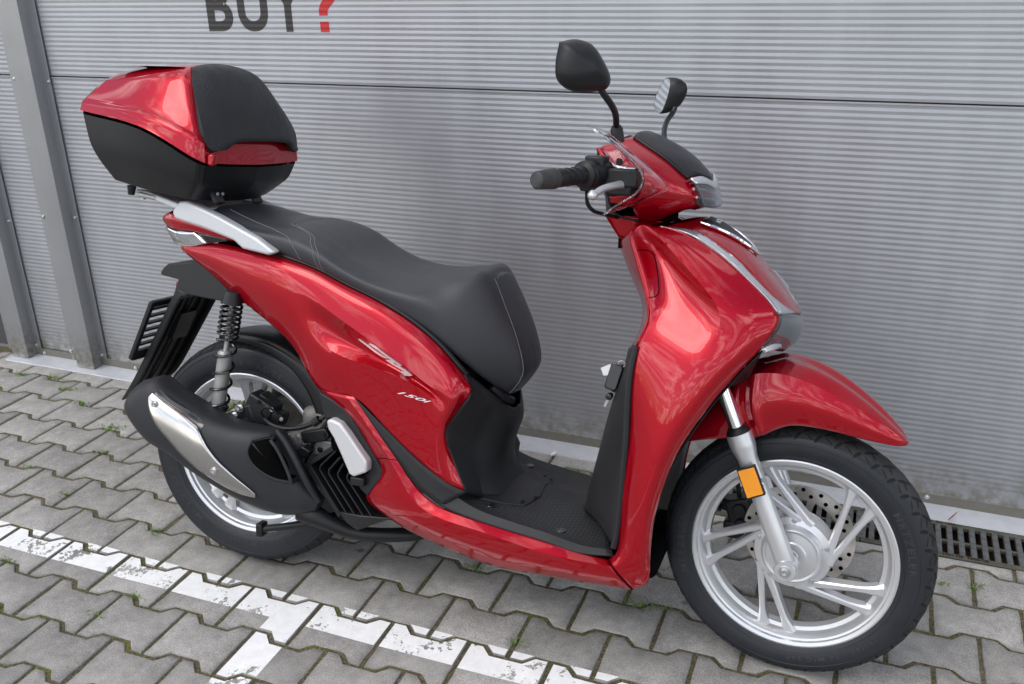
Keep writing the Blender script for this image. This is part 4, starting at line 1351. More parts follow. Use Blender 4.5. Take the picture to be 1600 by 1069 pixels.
cc_ = surf('centre_cover', centre, CHAR, sc, nu=5, nv=5, bu=(2,), sym=True, thick=.003, angle=22, smooth=10, ccols=((2, 0, 6),))
flap = [(0.6733,-0.1300,0.3303), (0.7205,-0.1150,0.3236), (0.7674,-0.0950,0.3196), (0.7891,-0.0500,0.3316), (0.7859,0.0000,0.3304)]
fl = [down(FB, p[0], p[1], .003) or Vector(p) for p in flap]
fl2 = [Vector(mir(p)) for p in reversed(fl[:-1])]
ring = fl + fl2
V = [p for p in ring] + [p - Vector((0, 0, .006)) for p in ring]
n_ = len(ring)
F = [tuple(range(n_)), tuple(range(n_, 2 * n_))] + [(i, (i + 1) % n_, n_ + (i + 1) % n_, n_ + i) for i in range(n_)]
bevel(obj('battery_lid', V, F, CHAR, sc), .0015)
for p in ((0.7805,-0.0600,0.3509), (0.7578,-0.0850,0.3220)):
    for s in (1, -1):
        q_ = down(FB, p[0], p[1] * s, .0045)
        if q_: bolt('lid_screw', q_, .0035, .002, BLACK, sc, (0, 0, 1))
# black core that fills the body behind the panels
V, F = merge([box_geo((.46, 0, .47), (.36, .26, .30)), box_geo((.33, 0, .66), (.36, .18, .16)), box_geo((.10, 0, .80), (.36, .12, .06), Matrix.Rotation(radians(12), 3, 'Y')), box_geo((1.00, 0, .45), (.06, .26, .34)), box_geo((.82, 0, .235), (.52, .26, .07)),
              box_geo((1.08, 0, .80), (.10, .14, .26))])
bevel(obj('frame_core', V, F, DARK, sc), .02, 3)

# front inner wheel well
well = []
for a_, (ex, ey, ez) in ((184, (1.0701,-0.1780,0.2303)), (176, (1.0745,-0.1900,0.3303)), (166, (1.0843,-0.2000,0.4174)), (152, (1.1155,-0.2000,0.5155)), (136, (1.1684,-0.1900,0.6186)), (122, (1.2208,-0.1700,0.6958)), (112, (1.2539,-0.1500,0.7377))):
    cx_, cz_ = WB + cos(radians(a_)) * .322, RFW + sin(radians(a_)) * .322
    if a_ < 160: cx_, cz_ = cx_ - .01, cz_ + .05
    well.append([(ex, ey, ez), ((ex * .4 + cx_ * .6) - .004, -.105, ez * .4 + cz_ * .6), (cx_, 0, cz_)])
surf('wheel_well', well, BLACK, sc, nu=4, nv=4, sym=True, thick=.003)


# ---------------------------------------------------------------- seat
def ssec(x, zl, zt, wl, wm, ws, crn):
    h = zt - zl
    return [(x, -wl + .035, zl - .008), (x, -wl, zl), (x, -wm, zl + h * .34), (x, -wm * .985, zl + h * .62), (x, -ws - .010, zt - .014),
            (x, -ws + .010, zt - .001), (x, -ws * .5, zt + crn * .75), (x, 0, zt + crn)]
seat_rows = [
    [(-.100, -.03, .885), (-.105, -.05, .886), (-.112, -.055, .890), (-.115, -.055, .897), (-.113, -.05, .905), (-.108, -.045, .912), (-.106, -.025, .914), (-.105, 0, .914)],
    ssec(-.085, .882, .922, .085, .092, .078, .004),
    ssec(-.035, .874, .929, .112, .120, .102, .006),
    ssec(.03, .868, .918, .130, .139, .116, .006),
    ssec(.10, .858, .905, .142, .150, .124, .006),
    ssec(.165, .844, .903, .149, .157, .130, .004),
    ssec(.22, .828, .897, .153, .162, .132, .002),
    ssec(.275, .812, .878, .156, .166, .134, -.003),
    ssec(.33, .792, .846, .158, .168, .136, -.006),
    ssec(.40, .765, .820, .159, .168, .132, -.005),
    ssec(.47, .736, .812, .158, .167, .122, -.001),
    ssec(.54, .700, .815, .154, .162, .108, .004),
    [(.600, -.11, .648), (.600, -.145, .656), (.602, -.151, .700), (.604, -.147, .745), (.606, -.124, .798), (.606, -.092, .823), (.606, -.045, .829), (.606, 0, .830)],
    [(.650, -.08, .598), (.654, -.112, .604), (.668, -.116, .655), (.668, -.114, .712), (.656, -.104, .775), (.645, -.082, .826), (.640, -.042, .833), (.640, 0, .835)],
]
_cre = [(0.7034,-0.0500,0.5481), (0.7369,-0.0600,0.5954), (0.7408,-0.0630,0.6321), (0.7185,-0.0640,0.7014), (0.6880,-0.0620,0.7632), (0.6611,-0.0520,0.8140)]
seat_rows.append([(.690, -.035, .562)] + [tuple(p) for p in _cre] + [(_cre[-1][0] - .008, 0, _cre[-1][2] + .008)])
seat_rows.append([(.700, -.02, .562)] + [(p[0] + .005, p[1] * .55, p[2] + .0015) for p in _cre] + [(_cre[-1][0] + .001, 0, _cre[-1][2] + .005)])
seat_rows.append([(.705, 0, .562)] + [(p[0] + .007, 0, p[2] + .002) for p in _cre] + [(_cre[-1][0] + .004, 0, _cre[-1][2] + .004)])
seat = surf('seat', seat_rows, SEATM, sc, nu=5, nv=5, sym=True, thick=0, bv=(14,), angle=40, smooth=5, crows=((14, 0, 14),))
seat['label'] = 'long black stepped saddle with grey stitching'
SB = bvh_of(seat)
def seam(pts, r=.0008, name='stitching', m=STITCH, dash=True, mirror=False):
    pth = cr(pts, 10)
    pth = [SB.find_nearest(p) for p in pth]
    pth = [h[0] + (h[1] if h[1].dot(Vector((0, -1, 1))) > 0 else -h[1]) * .0006 for h in pth]
    # even spacing, broken into stitches
    out = [pth[0]]
    for p in pth[1:]:
        while (p - out[-1]).length > .0042:
            out.append(out[-1] + (p - out[-1]).normalized() * .0042)
    parts = []
    for i in range(0, len(out) - 1):
        a, b = out[i], out[i + 1]
        parts.append(tube_geo([a, a.lerp(b, .72)], r, 5))
    V, F = merge(parts)
    if mirror: V = [Vector(mir(v)) for v in V]
    return obj(name, V, F, m, seat, 60)
for mi in (False, True):
    seam([(-0.0092,-0.0850,0.9257), (0.0232,-0.1000,0.9287), (0.1032,-0.1250,0.9089), (0.1741,-0.1450,0.8861), (0.2136,-0.1550,0.8594), (0.2299,-0.1550,0.8316)], mirror=mi)
    seam([(p[0] - .004, p[1] - .002, p[2]) for p in reversed(_cre)], mirror=mi)
seam([(0.2789,-0.1570,0.8156), (0.2645,-0.1600,0.8480), (0.2488,-0.1500,0.8747), (0.2331,-0.1320,0.8951), (.170, -.10, .91), (.150, -.05, .91), (.145, 0, .912), (.150, .05, .91), (.165, .11, .905)])
seam([(0.2920,-0.1570,0.8095), (0.2776,-0.1600,0.8433), (0.2603,-0.1500,0.8727), (0.2447,-0.1320,0.8945), (.184, -.10, .91), (.164, -.05, .91), (.159, 0, .912), (.164, .05, .91), (.179, .11, .905)])
# base tray of the seat
V, F = merge([box_geo((.30, 0, .80), (.5, .20, .03), Matrix.Rotation(radians(14), 3, 'Y')), box_geo((.0, 0, .875), (.2, .14, .02))])
obj('seat_base', V, F, BLACK, seat)
tube('seat_hinge', [(0.6701,-0.0800,0.5723), (0.6978,-0.0600,0.5454), (0.7066,-0.0400,0.5353)], .010, BLACK, sc, 10)

# ---------------------------------------------------------------- tail, lamp, grab rail
ttop = [
    [(0.0341,-0.1180,0.8645), (-0.0465,-0.1100,0.8884), (-0.1162,-0.1000,0.9013), (-0.1840,-0.0830,0.9065), (-0.2305,-0.0550,0.8953), (-.235, 0, .907)],
    [(0.0325,-0.1260,0.8591), (-0.0445,-0.1180,0.8770), (-0.1132,-0.1070,0.8866), (-0.1826,-0.0880,0.8913), (-0.2313,-0.0570,0.8858), (-.238, 0, .895)],
    [(0.0174,-0.1200,0.8558), (-0.0605,-0.1120,0.8646), (-0.1070,-0.1040,0.8682), (-0.1721,-0.0860,0.8667), (-0.2202,-0.0570,0.8737), (-.228, 0, .880)],
]
surf('tail_cowl', ttop, RED, sc, nu=4, nv=4, sym=True, thick=.003)
tch = [
    [(-0.0992,-0.1045,0.8673), (-0.1350,-0.0970,0.8656), (-0.1717,-0.0865,0.8652), (-0.2199,-0.0575,0.8730), (-.227, 0, .879)],
    [(-0.0776,-0.1045,0.8550), (-0.1262,-0.0950,0.8458), (-0.1697,-0.0830,0.8477), (-0.2129,-0.0550,0.8581), (-.215, 0, .862)],
    [(-0.0633,-0.1045,0.8437), (-0.1118,-0.0950,0.8312), (-0.1578,-0.0800,0.8262), (-0.2028,-0.0520,0.8361), (-.20, 0, .840)],
]
surf('tail_trim', tch, CHROME, sc, nu=4, nv=3, sym=True, thick=.003)
both('tail_infill', [[(-0.0982,-0.1035,0.8673), (-0.0368,-0.1120,0.8633), (0.0089,-0.1180,0.8565)], [(-0.0641,-0.1035,0.8420), (-0.0297,-0.1100,0.8490), (0.0070,-0.1180,0.8556)]], GLOSSB, sc, thick=.002)
V, F = box_geo((-.165, 0, .850), (.05, .09, .03)); tl = bevel(obj('tail_lamp', V, F, TAILR, sc), .012, 3)
rail_px = [((-0.1452,-0.1280,0.9150), (-0.1205,-0.1320,0.9412), (-0.0950,-0.1340,0.9443), (0.0022,-0.1500,0.9157), (0.1207,-0.1720,0.8758), (0.1744,-0.1800,0.8473), (0.1544,-0.1780,0.8397), (0.0773,-0.1650,0.8469), (0.0499,-0.1600,0.8635), (-0.0496,-0.1420,0.8846), (-0.1370,-0.1300,0.8989))][0]
for s in (1, -1):
    pts = [(p[0], s * p[1], p[2]) for p in rail_px]
    o = plate('grab_rail', pts, s * .030, RAILM, sc, .0065); o.modifiers['bevel'].segments = 4
    arm = [(-0.2873,-0.0850,0.9583), (-0.2540,-0.0900,0.9573), (-0.1325,-0.1150,0.9349), (-0.1026,-0.1250,0.9313), (-0.1240,-0.1220,0.9176), (-0.1578,-0.1120,0.9240), (-0.2840,-0.0850,0.9491)]
    plate('carrier_arm', [(p[0], s * p[1], p[2]) for p in arm], s * .022, RAILM, sc, .003)
    tube('bungee_hook', [((-0.2700,-0.0850,0.9546)[0], s * -.078, (-0.2700,-0.0850,0.9546)[2]), ((-0.2693,-0.0850,0.9342)[0], s * -.078, (-0.2693,-0.0850,0.9342)[2])], .006, RAILM, sc, 8)
V, F = merge([box_geo((-.16, 0, .935), (.22, .20, .012), Matrix.Rotation(radians(7), 3, 'Y')), box_geo((-.08, 0, .915), (.06, .24, .03)), box_geo((-.15, 0, .90), (.05, .16, .05))])
bevel(obj('carrier_plate', V, F, ALU, sc), .004)

# ---------------------------------------------------------------- rear mudguard and number-plate holder
flapr = []
for a, b in (((-0.1402,-0.0850,0.7050), (-0.1664,-0.0850,0.7187)), ((-0.1669,-0.0860,0.6912), (-0.1930,-0.0850,0.6885)), ((-0.2342,-0.0820,0.5828), (-0.2571,-0.0810,0.5801)),
             ((-0.2998,-0.0780,0.4755), (-0.3220,-0.0760,0.4758)), ((-0.3343,-0.0740,0.4372), (-0.3524,-0.0700,0.4356)), ((-0.3782,-0.0600,0.3978), (-0.3913,-0.0550,0.3948))):
    flapr.append([a, b, (b[0] - .004, -.03, b[2]), (b[0] - .006, 0, b[2])])
surf('mud_flap', flapr, BLACK, sc, nu=4, nv=4, bu=(1,), sym=True, thick=.004)
# ribs inside the flap
for y in (-.04, 0, .04):
    pth = [Vector((r[3][0] + .012, y, r[3][2])) for r in flapr[1:5]]
    tube('flap_rib', pth, .004, BLACK, sc, 6)
up = [(-0.2311,-0.0750,0.7537), (-0.2181,-0.0780,0.7682), (-0.2023,-0.0800,0.7794), (-0.1129,-0.0860,0.7924), (-0.0805,-0.0900,0.7766), (0.0330,-0.1000,0.7033), (-0.0215,-0.0980,0.7024), (-0.0893,-0.0920,0.7045), (-0.1385,-0.0870,0.7071), (-0.1657,-0.0850,0.6928), (-0.1926,-0.0830,0.6899), (-0.1732,-0.0800,0.7416), (-0.2275,-0.0750,0.7475)]
a = [Vector(p) for p in up]; b = [Vector(mir(p)) for p in up]
V, F = prism_geo(a, b)
bevel(obj('rear_mudguard', V, F, CHAR, sc), .008, 3)
V, F = box_geo(((-0.2113,-0.0500,0.6930)[0] - .004, 0, (-0.2105,-0.0500,0.7096)[2]), (.014, .06, .03)); bevel(obj('rear_reflector', V, F, TAILR, sc), .003)
# holder frame
pa, pb = Vector((-0.2333,-0.1050,0.6828)), Vector((-0.3080,-0.1050,0.5268))
dn = (pb - pa); Lh = dn.length; dn.normalize(); ny = Vector((0, 1, 0)); nx = ny.cross(dn).normalized()
Rm = Matrix((dn, ny, nx)).transposed()
hold = bpy.data.objects.new('plate_holder', None)
parts = [box_geo(pa + dn * (Lh / 2), (Lh, .014, .012), Rm), box_geo(pa + dn * (Lh / 2) + ny * .21, (Lh, .014, .012), Rm),
         box_geo(pa + ny * .105 + dn * .006, (.016, .21, .012), Rm), box_geo(pb + ny * .105 - dn * .006, (.02, .21, .012), Rm)]
V, F = merge(parts)
bpy.data.objects.remove(hold)
hold = bevel(obj('plate_holder', V, F, BLACK, sc), .003)
for i in range(1, 8):
    V, F = box_geo(pa + dn * (Lh * i / 8) + ny * .105, (.006, .20, .008), Rm); obj('slat', V, F, BLACK, hold)
V, F = box_geo(pa.lerp(pb, .45) + ny * .105 + nx * -.0 + Vector((.03, 0, .0)), (.08, .06, .03), Rm); obj('holder_bracket', V, F, BLACK, hold)

# ---------------------------------------------------------------- hugger over the rear tyre
def hug(angs, sgn=1):
    rows = []
    for a, r_out, r_in, w in angs:
        a = radians(a)
        def pt(r, y): return (cos(a) * r, y, RRW + sin(a) * r)
        rows.append([pt(r_in, -w * 1.04), pt((r_in + r_out) / 2, -w * 1.06), pt(r_out - .012, -w), pt(r_out - .002, -w * .8), pt(r_out + .003, 0)])
    return rows
hr = hug([(104, .318, .300, .058), (92, .322, .300, .066), (76, .326, .298, .070), (60, .328, .290, .072), (46, .330, .276, .073), (32, .331, .258, .074), (20, .332, .238, .074), (9, .333, .222, .074), (2, .333, .226, .072), (-4, .333, .262, .070)])
surf('tyre_hugger', hr, BLACK, sc, nu=4, nv=4, bu=(2,), sym=True, thick=.003)

# ---------------------------------------------------------------- rear shock absorbers
def shock(sgn):
    t = Vector((0.0255,-0.1350,0.7097)); b = Vector((-0.0301,-0.1350,0.4132))
    t.y *= sgn; b.y *= sgn
    d = (b - t); L = d.length; d.normalize()
    V, F = merge([tube_geo([t - d * .02, t + d * (L * .40)], .006, 12), tube_geo([t + d * (L * .40), t + d * (L * .42), t + d * (L * .44), t + d * (L * .9)], [.012, .0185, .0175, .0175], 20)])
    s = obj('shock_absorber', V, F, ALU, sc, 35)
    tube('clevis', [t + d * (L * .93), t + d * (L * 1.05), t + d * (L * 1.12)], [.019, .017, .016], CASTD, s, 16)
    tube('spring_seat', [t + d * (L * .87), t + d * (L * .89), t + d * (L * .93)], [.024, .026, .020], BLACK, s, 20)
    tube('top_mount', [t - d * .03, t], [.018, .024], BLACK, s, 16)
    path = []
    u = d.orthogonal().normalized(); v = d.cross(u)
    N = 220; turns = 11.0
    for i in range(N + 1):
        q_ = i / N
        pos = q_ * .46 if q_ < .62 else .2852 + (q_ - .62) / .38 * .595
        a_ = 2 * pi * turns * q_
        path.append(t + d * (L * pos) + (u * cos(a_) + v * sin(a_)) * .0235)
    tube('coil_spring', path, .0036, GLOSSB, s, 8)
    return s
shock(1); shock(-1)

# ---------------------------------------------------------------- muffler
MS = [((232,592),(206,616),.024,-.182), ((254,588.5),(207,640),.050,-.184), ((277,608),(240,683),.060,-.186), ((310,629),(277,706),.062,-.186),
      ((336,645),(310,731),.062,-.184), ((369,659),(346,755),.060,-.182), ((407,667),(386,779),.056,-.178), ((437,674),(424,795),.050,-.172), ((456,708),(450,802),.042,-.166),
      ((482,752),(478,800),.032,-.158), ((503,779),(497,798),.018,-.150)]
MST = [((-0.1898,-0.1820,0.5074), (-0.2428,-0.1820,0.4611)), ((-0.1456,-0.1840,0.5191), (-0.2415,-0.1840,0.4220)), ((-0.1019,-0.1860,0.4937), (-0.1791,-0.1860,0.3599)), ((-0.0417,-0.1860,0.4679), (-0.1095,-0.1860,0.3321)),
       ((0.0038,-0.1840,0.4479), (-0.0500,-0.1840,0.2992)), ((0.0617,-0.1820,0.4331), (0.0145,-0.1820,0.2692)), ((0.1266,-0.1780,0.4285), (0.0843,-0.1780,0.2398)), ((0.1754,-0.1720,0.4228), (0.1487,-0.1720,0.2223)), ((0.2040,-0.1660,0.3711), (0.1912,-0.1660,0.2160)),
       ((0.2436,-0.1580,0.3039), (0.2359,-0.1580,0.2242)), ((0.2751,-0.1500,0.2625), (0.2645,-0.1500,0.2295))]
rows = []
for (tp_, bt_), (_, _, dp, _) in zip(MST, MS):
    tp_, bt_ = Vector(tp_), Vector(bt_)
    c_ = (tp_ + bt_) / 2; h_ = (tp_ - bt_) / 2
    r_ = []
    for k in range(20):
        a_ = 2 * pi * k / 20
        ca, sa = cos(a_), sin(a_)
        e = .72
        r_.append(tuple(c_ + h_ * (abs(ca) ** e * (1 if ca > 0 else -1)) + Vector((0, -dp * (abs(sa) ** e) * (1 if sa > 0 else -1), 0))))
    rows.append(r_)
muf = surf('muffler', [r + [r[0]] for r in rows], MUFM, sc, nu=2, nv=4, thick=0, caps=True, angle=50)
muf['label'] = 'black exhaust muffler with a bright steel heat shield'
MB_ = bvh_of(muf)
def conform(rows_, lift, name, m, nu=4, nv=3, thick=.002, parent=None, bv=MB_):
    g_ = gridpts(rows_, nu, nv)
    V, F = [], []
    nc = len(g_[0])
    for r in g_:
        for p in r:
            q_ = onto(bv, p.x, p.z, lift)
            V.append(q_ if q_ is not None else Vector((p.x, p.y, p.z)))
    for i in range(len(g_) - 1):
        for j in range(nc - 1):
            F.append((i * nc + j, i * nc + j + 1, (i + 1) * nc + j + 1, (i + 1) * nc + j))
    o = obj(name, V, F, m, parent, 50)
    if thick:
        md = o.modifiers.new('thickness', 'SOLIDIFY'); md.thickness = thick; md.offset = 0
    return o
cs = cr([tuple((Vector(a) + Vector(b)) / 2) for a, b in MST], 10)
hh = cr([tuple((Vector(a) - Vector(b)) / 2) for a, b in MST], 10)
dd = cr([(m_[2], 0, 0) for m_ in MS], 10)
def muf_pt(t, f, lift):
    k = min(len(cs) - 1, max(0, t * 10)); i0 = int(k); i1 = min(len(cs) - 1, i0 + 1); u_ = k - i0
    c_, h_, d_ = cs[i0].lerp(cs[i1], u_), hh[i0].lerp(hh[i1], u_), dd[i0].lerp(dd[i1], u_).x
    e = .72; u = 1 - 2 * f
    ca = min(1, abs(u) ** (1 / e)); sa = math.sqrt(max(0, 1 - ca * ca))
    return c_ + h_ * u * (1 + lift * 4) + Vector((0, -d_ * sa ** e - lift, 0))
def muf_strip(name, keys, m, lift, thick, n=9, sub=8):
    ks = cr([(t, a, b) for t, a, b in keys], sub)
    V, F = [], []
    for q_ in ks:
        for k in range(n):
            V.append(muf_pt(q_.x, q_.y + (q_.z - q_.y) * k / (n - 1), lift))
    for i in range(len(ks) - 1):
        for k in range(n - 1): F.append((i * n + k, i * n + k + 1, (i + 1) * n + k + 1, (i + 1) * n + k))
    o = obj(name, V, F, m, muf, 60)
    if thick:
        md = o.modifiers.new('thickness', 'SOLIDIFY'); md.thickness = thick; md.offset = 0
    return o
hs = muf_strip('heat_shield', [(1.55, .13, .20), (1.75, .11, .29), (2.0, .10, .37), (2.5, .10, .49), (3.0, .11, .58), (3.5, .12, .64), (4.0, .15, .69), (4.35, .24, .72), (4.7, .34, .745), (5.2, .46, .77), (5.8, .57, .79), (6.3, .65, .79), (6.75, .73, .775)], BRUSH, .0045, .002)
muf_strip('shield_recess_shade', [(1.62, .05, .12), (2.0, .035, .10), (2.6, .035, .10), (3.2, .04, .11), (3.9, .06, .14), (4.15, .10, .18)], GLOSSB, .0012, 0)  # dark strip drawn in for the shaded recess above the shield
for t_, f_ in ((1.95, .20), (5.15, .62)):
    q_ = muf_pt(t_, f_, .006)
    if q_: bolt('shield_bolt', q_, .0062, .006, STEEL, muf)
hole = [(0.1354,-0.2200,0.4061), (0.1755,-0.2200,0.4137), (0.2058,-0.2200,0.3793), (0.2290,-0.2200,0.3234), (0.1928,-0.2200,0.3221), (0.1481,-0.2200,0.3481), (0.1295,-0.2200,0.3784)]
hc = sum((Vector(p) for p in hole), Vector()) / len(hole)
loop = cr(hole + [hole[0]], 5)[:-1]
conform([[tuple(hc)] * len(loop), [tuple(p) for p in loop]], .0032, 'cover_hole_shade', DARK, 1, 4, 0, muf)  # dark patch on the surface, painting in the shade of the cover's hole
rim = []
for p in loop:
    q_ = Vector(hc) + (p - Vector(hc)) * 1.10
    s_ = onto(MB_, q_.x, q_.z, .001)
    rim.append(s_ if s_ else q_)
tube('cover_rim', rim + [rim[0]], .0042, MUFM, muf, 8, caps=False)
# raised spine on the cover
sp = [onto(MB_, p[0], p[2], -.001) or Vector(p) for p in ((0.1852,-0.2000,0.4356), (0.2106,-0.2000,0.4081), (0.2357,-0.2000,0.3681), (0.2598,-0.1900,0.3131), (0.2783,-0.1700,0.2624))]
tube('cover_spine', sp, [.006, .008, .008, .008, .006], MUFM, muf, 10, smooth=3)
tube('exhaust_pipe', [(0.2168,-0.1500,0.2226), (0.2544,-0.1480,0.2137), (0.2952,-0.1400,0.1965), (0.3467,-0.1200,0.1763), (0.4156,-0.1000,0.1743), (0.4783,-0.0600,0.1728), (0.4977,-0.0200,0.1701)], [.026, .026, .020, .0175, .0175, .0175, .017], BLACK, sc, 16, smooth=4)

# ---------------------------------------------------------------- engine, calliper, hoses
V, F = merge([box_geo((.33, .02, .36), (.32, .20, .20)), box_geo((.10, .11, .33), (.42, .09, .15)), box_geo((.23, -.03, .33), (.20, .16, .14))])
eng = bevel(obj('engine', V, F, CASTD, sc), .025, 4)
V, F = merge([lathe_geo([(0, .20), (.085, .195), (.105, .175), (.105, .06)], 40, (.02, 0, .31)), lathe_geo([(0, .20), (.095, .195), (.112, .175), (.112, .06)], 40, (.33, 0, .34)), box_geo((.175, .12, .325), (.31, .13, .19))])
obj('transmission_case', V, F, CASTD, eng)
# arm from the engine to the rear axle, near side
V, F = prism_geo([Vector((0.1286,-0.1150,0.3859)), Vector((0.1970,-0.1150,0.3993)), Vector((0.2847,-0.1150,0.3962)), Vector((0.2846,-0.1150,0.3607)), Vector((0.1964,-0.1150,0.3469)), Vector((0.1421,-0.1150,0.3252)), Vector((0.0314,-0.1150,0.3245)), Vector((0.0323,-0.1150,0.3582))],
                 [Vector((0.1286,-0.1150,0.3859)) + Vector((0, .04, 0)), Vector((0.1970,-0.1150,0.3993)) + Vector((0, .04, 0)), Vector((0.2847,-0.1150,0.3962)) + Vector((0, .04, 0)), Vector((0.2846,-0.1150,0.3607)) + Vector((0, .04, 0)), Vector((0.1964,-0.1150,0.3469)) + Vector((0, .04, 0)), Vector((0.1421,-0.1150,0.3252)) + Vector((0, .04, 0)), Vector((0.0314,-0.1150,0.3245)) + Vector((0, .04, 0)), Vector((0.0323,-0.1150,0.3582)) + Vector((0, .04, 0))])
arm_o = bevel(obj('engine_arm', V, F, ALU, sc), .006, 3)
plate('mount_block', [(0.2061,-0.1350,0.4131), (0.2758,-0.1350,0.4329), (0.2860,-0.1350,0.4153), (0.2756,-0.1350,0.4010), (0.2163,-0.1350,0.3856)], .02, BLACK, sc, .003)
for p in ((0.2194,-0.1370,0.3996), (0.2717,-0.1370,0.4170)): bolt('mount_bolt', p, .0045, .004, BLACK, sc)
plate('rubber_stop', [(0.1981,-0.1400,0.3683), (0.2123,-0.1400,0.3818), (0.2385,-0.1400,0.3713), (0.2261,-0.1400,0.3532), (0.2049,-0.1400,0.3499)], .03, BLACK, sc, .004)
V, F = merge([box_geo((0.0796,-0.1000,0.4435), (.075, .05, .07), Matrix.Rotation(radians(25), 3, 'Y')), box_geo((0.0461,-0.1000,0.4306), (.05, .055, .05), Matrix.Rotation(radians(-20), 3, 'Y')), box_geo((0.1196,-0.1000,0.4327), (.05, .04, .035), Matrix.Rotation(radians(20), 3, 'Y')), box_geo((0.0917,-0.0900,0.4622), (.05, .04, .03), Matrix.Rotation(radians(30), 3, 'Y'))])
rc = bevel(obj('brake_calliper', V, F, BLACK, sc), .006, 3)
rc['label'] = 'black rear brake calliper above the muffler'
for p, r_ in (((0.0175,-0.1280,0.4278), .0085), ((0.0348,-0.1280,0.4499), .0075)):
    bolt('calliper_bolt', p, r_, .012, STEEL, rc)
V, F = lathe_geo([(0, -.036), (.016, -.036), (.019, -.03), (.019, 0)], 24, (0.0492,-0.1000,0.4062)); obj('piston_cap', V, F, BLACK, rc)
plate('calliper_bracket', [(-0.0209,-0.1120,0.4080), (-0.0014,-0.1120,0.4306), (0.0287,-0.1120,0.4398), (0.0389,-0.1120,0.4049), (0.0123,-0.1120,0.3844)], .02, CASTD, rc, .003)
tube('brake_hose', [(0.1069,-0.1300,0.4312), (0.1331,-0.1400,0.4232), (0.1687,-0.1400,0.4187), (0.2097,-0.1350,0.4264), (0.2452,-0.1300,0.4429), (0.2671,-0.1200,0.4591), (0.2820,-0.1100,0.4743)], .006, BLACK, sc, 10, smooth=4)
V, F = tube_geo([(0.2429,-0.1320,0.4399), (0.2574,-0.1300,0.4526)], .010, 10); obj('hose_clip', V, F, BLACK, sc)
for k_, (p, r_) in enumerate((((0.1577,-0.1180,0.3878), .005), ((0.2515,-0.1180,0.3711), .005), ((0.1259,-0.1280,0.4576), .004), ((0.0883,-0.1280,0.4718), .004), ((0.1484,-0.1220,0.4348), .0035))):
    bolt('engine_bolt', p, r_, .005, STEEL if k_ % 2 == 0 else BLACK, sc)
tube('brake_pipe', [(0.1065,-0.1320,0.4366), (0.1032,-0.1400,0.4513), (0.1192,-0.1420,0.4669), (0.1379,-0.1380,0.4587), (0.1479,-0.1320,0.4424)], .0028, BLACK, sc, 8, smooth=4)
tube('wiring_loom', [(0.2912,-0.1200,0.4783), (0.2717,-0.1280,0.4397), (0.2531,-0.1260,0.4173), (0.2281,-0.1200,0.3730), (0.2039,-0.1100,0.3300)], .005, BLACK, sc, 8, smooth=4)
for k_ in range(4):
    a_ = Vector((0.1660,-0.1170,0.3855)) + Vector((.016 * k_, 0, .001 * k_))
    V, F = box_geo(a_, (.005, .006, .028)); bevel(obj('cooling_fin', V, F, ALU, sc), .001, 1)
# far shock/gearbox post seen through the wheel
tube('axle', [(0, -.13, RRW), (0, .13, RRW)], .011, STEEL, sc, 14)

# ---------------------------------------------------------------- radiator: frame plate, louvres, pearl cover
fp = [(0.2848,-0.1780,0.5360), (0.3225,-0.1800,0.5203), (0.3599,-0.1820,0.5016), (0.3703,-0.1830,0.4882), (0.4512,-0.1840,0.3754), (0.4514,-0.1840,0.3570), (0.4095,-0.1780,0.3026), (0.3902,-0.1760,0.3158), (0.3801,-0.1760,0.3361), (0.4114,-0.1760,0.3569), (0.4112,-0.1760,0.3787), (0.3616,-0.1760,0.4482), (0.3384,-0.1760,0.4694), (0.3118,-0.1760,0.4749), (0.2994,-0.1750,0.4682), (0.2911,-0.1750,0.4932)]
plate('radiator_frame', fp, .03, CHAR, sc, .004)
cv = [(0.3134,-0.1960,0.4746), (0.3262,-0.1980,0.4816), (0.3520,-0.2000,0.4752), (0.3727,-0.2020,0.4546), (0.4227,-0.2040,0.3944), (0.4202,-0.2020,0.3689), (0.3828,-0.1960,0.3498), (0.3718,-0.1940,0.3551), (0.3502,-0.1940,0.3981), (0.3304,-0.1940,0.4367), (0.3172,-0.1940,0.4547)]
cvo = plate('radiator_cover', cv, .034, COVER, sc, .006); cvo.modifiers['bevel'].segments = 4
cvo['label'] = 'pearl silver guard over the radiator'
V, F = box_geo((0.3911,-0.1780,0.3387), (.035, .03, .02)); bevel(obj('cover_tab', V, F, BLACK, sc), .003)
bk = [(0.2202,-0.1250,0.3343), (0.2887,-0.1250,0.3839), (0.3845,-0.1250,0.3429), (0.3989,-0.1250,0.2242), (0.3250,-0.1250,0.2075), (0.2989,-0.1250,0.2276)]
plate('radiator_core', bk, .05, DARK, sc, 0)
slats = [((0.3203,-0.1650,0.3935), (0.2742,-0.1650,0.3451), (0.3525,-0.1650,0.2381)), ((0.3321,-0.1650,0.3796), (0.2981,-0.1650,0.3394), (0.3728,-0.1650,0.2402)),
         ((0.3405,-0.1650,0.3652), (0.3236,-0.1650,0.3356), (0.3947,-0.1650,0.2425)), ((0.3557,-0.1650,0.3488), (0.3490,-0.1650,0.3319), (0.4164,-0.1650,0.2449)),
         ((0.3136,-0.1680,0.3997), (0.2467,-0.1680,0.3497), (0.3337,-0.1680,0.2343))]
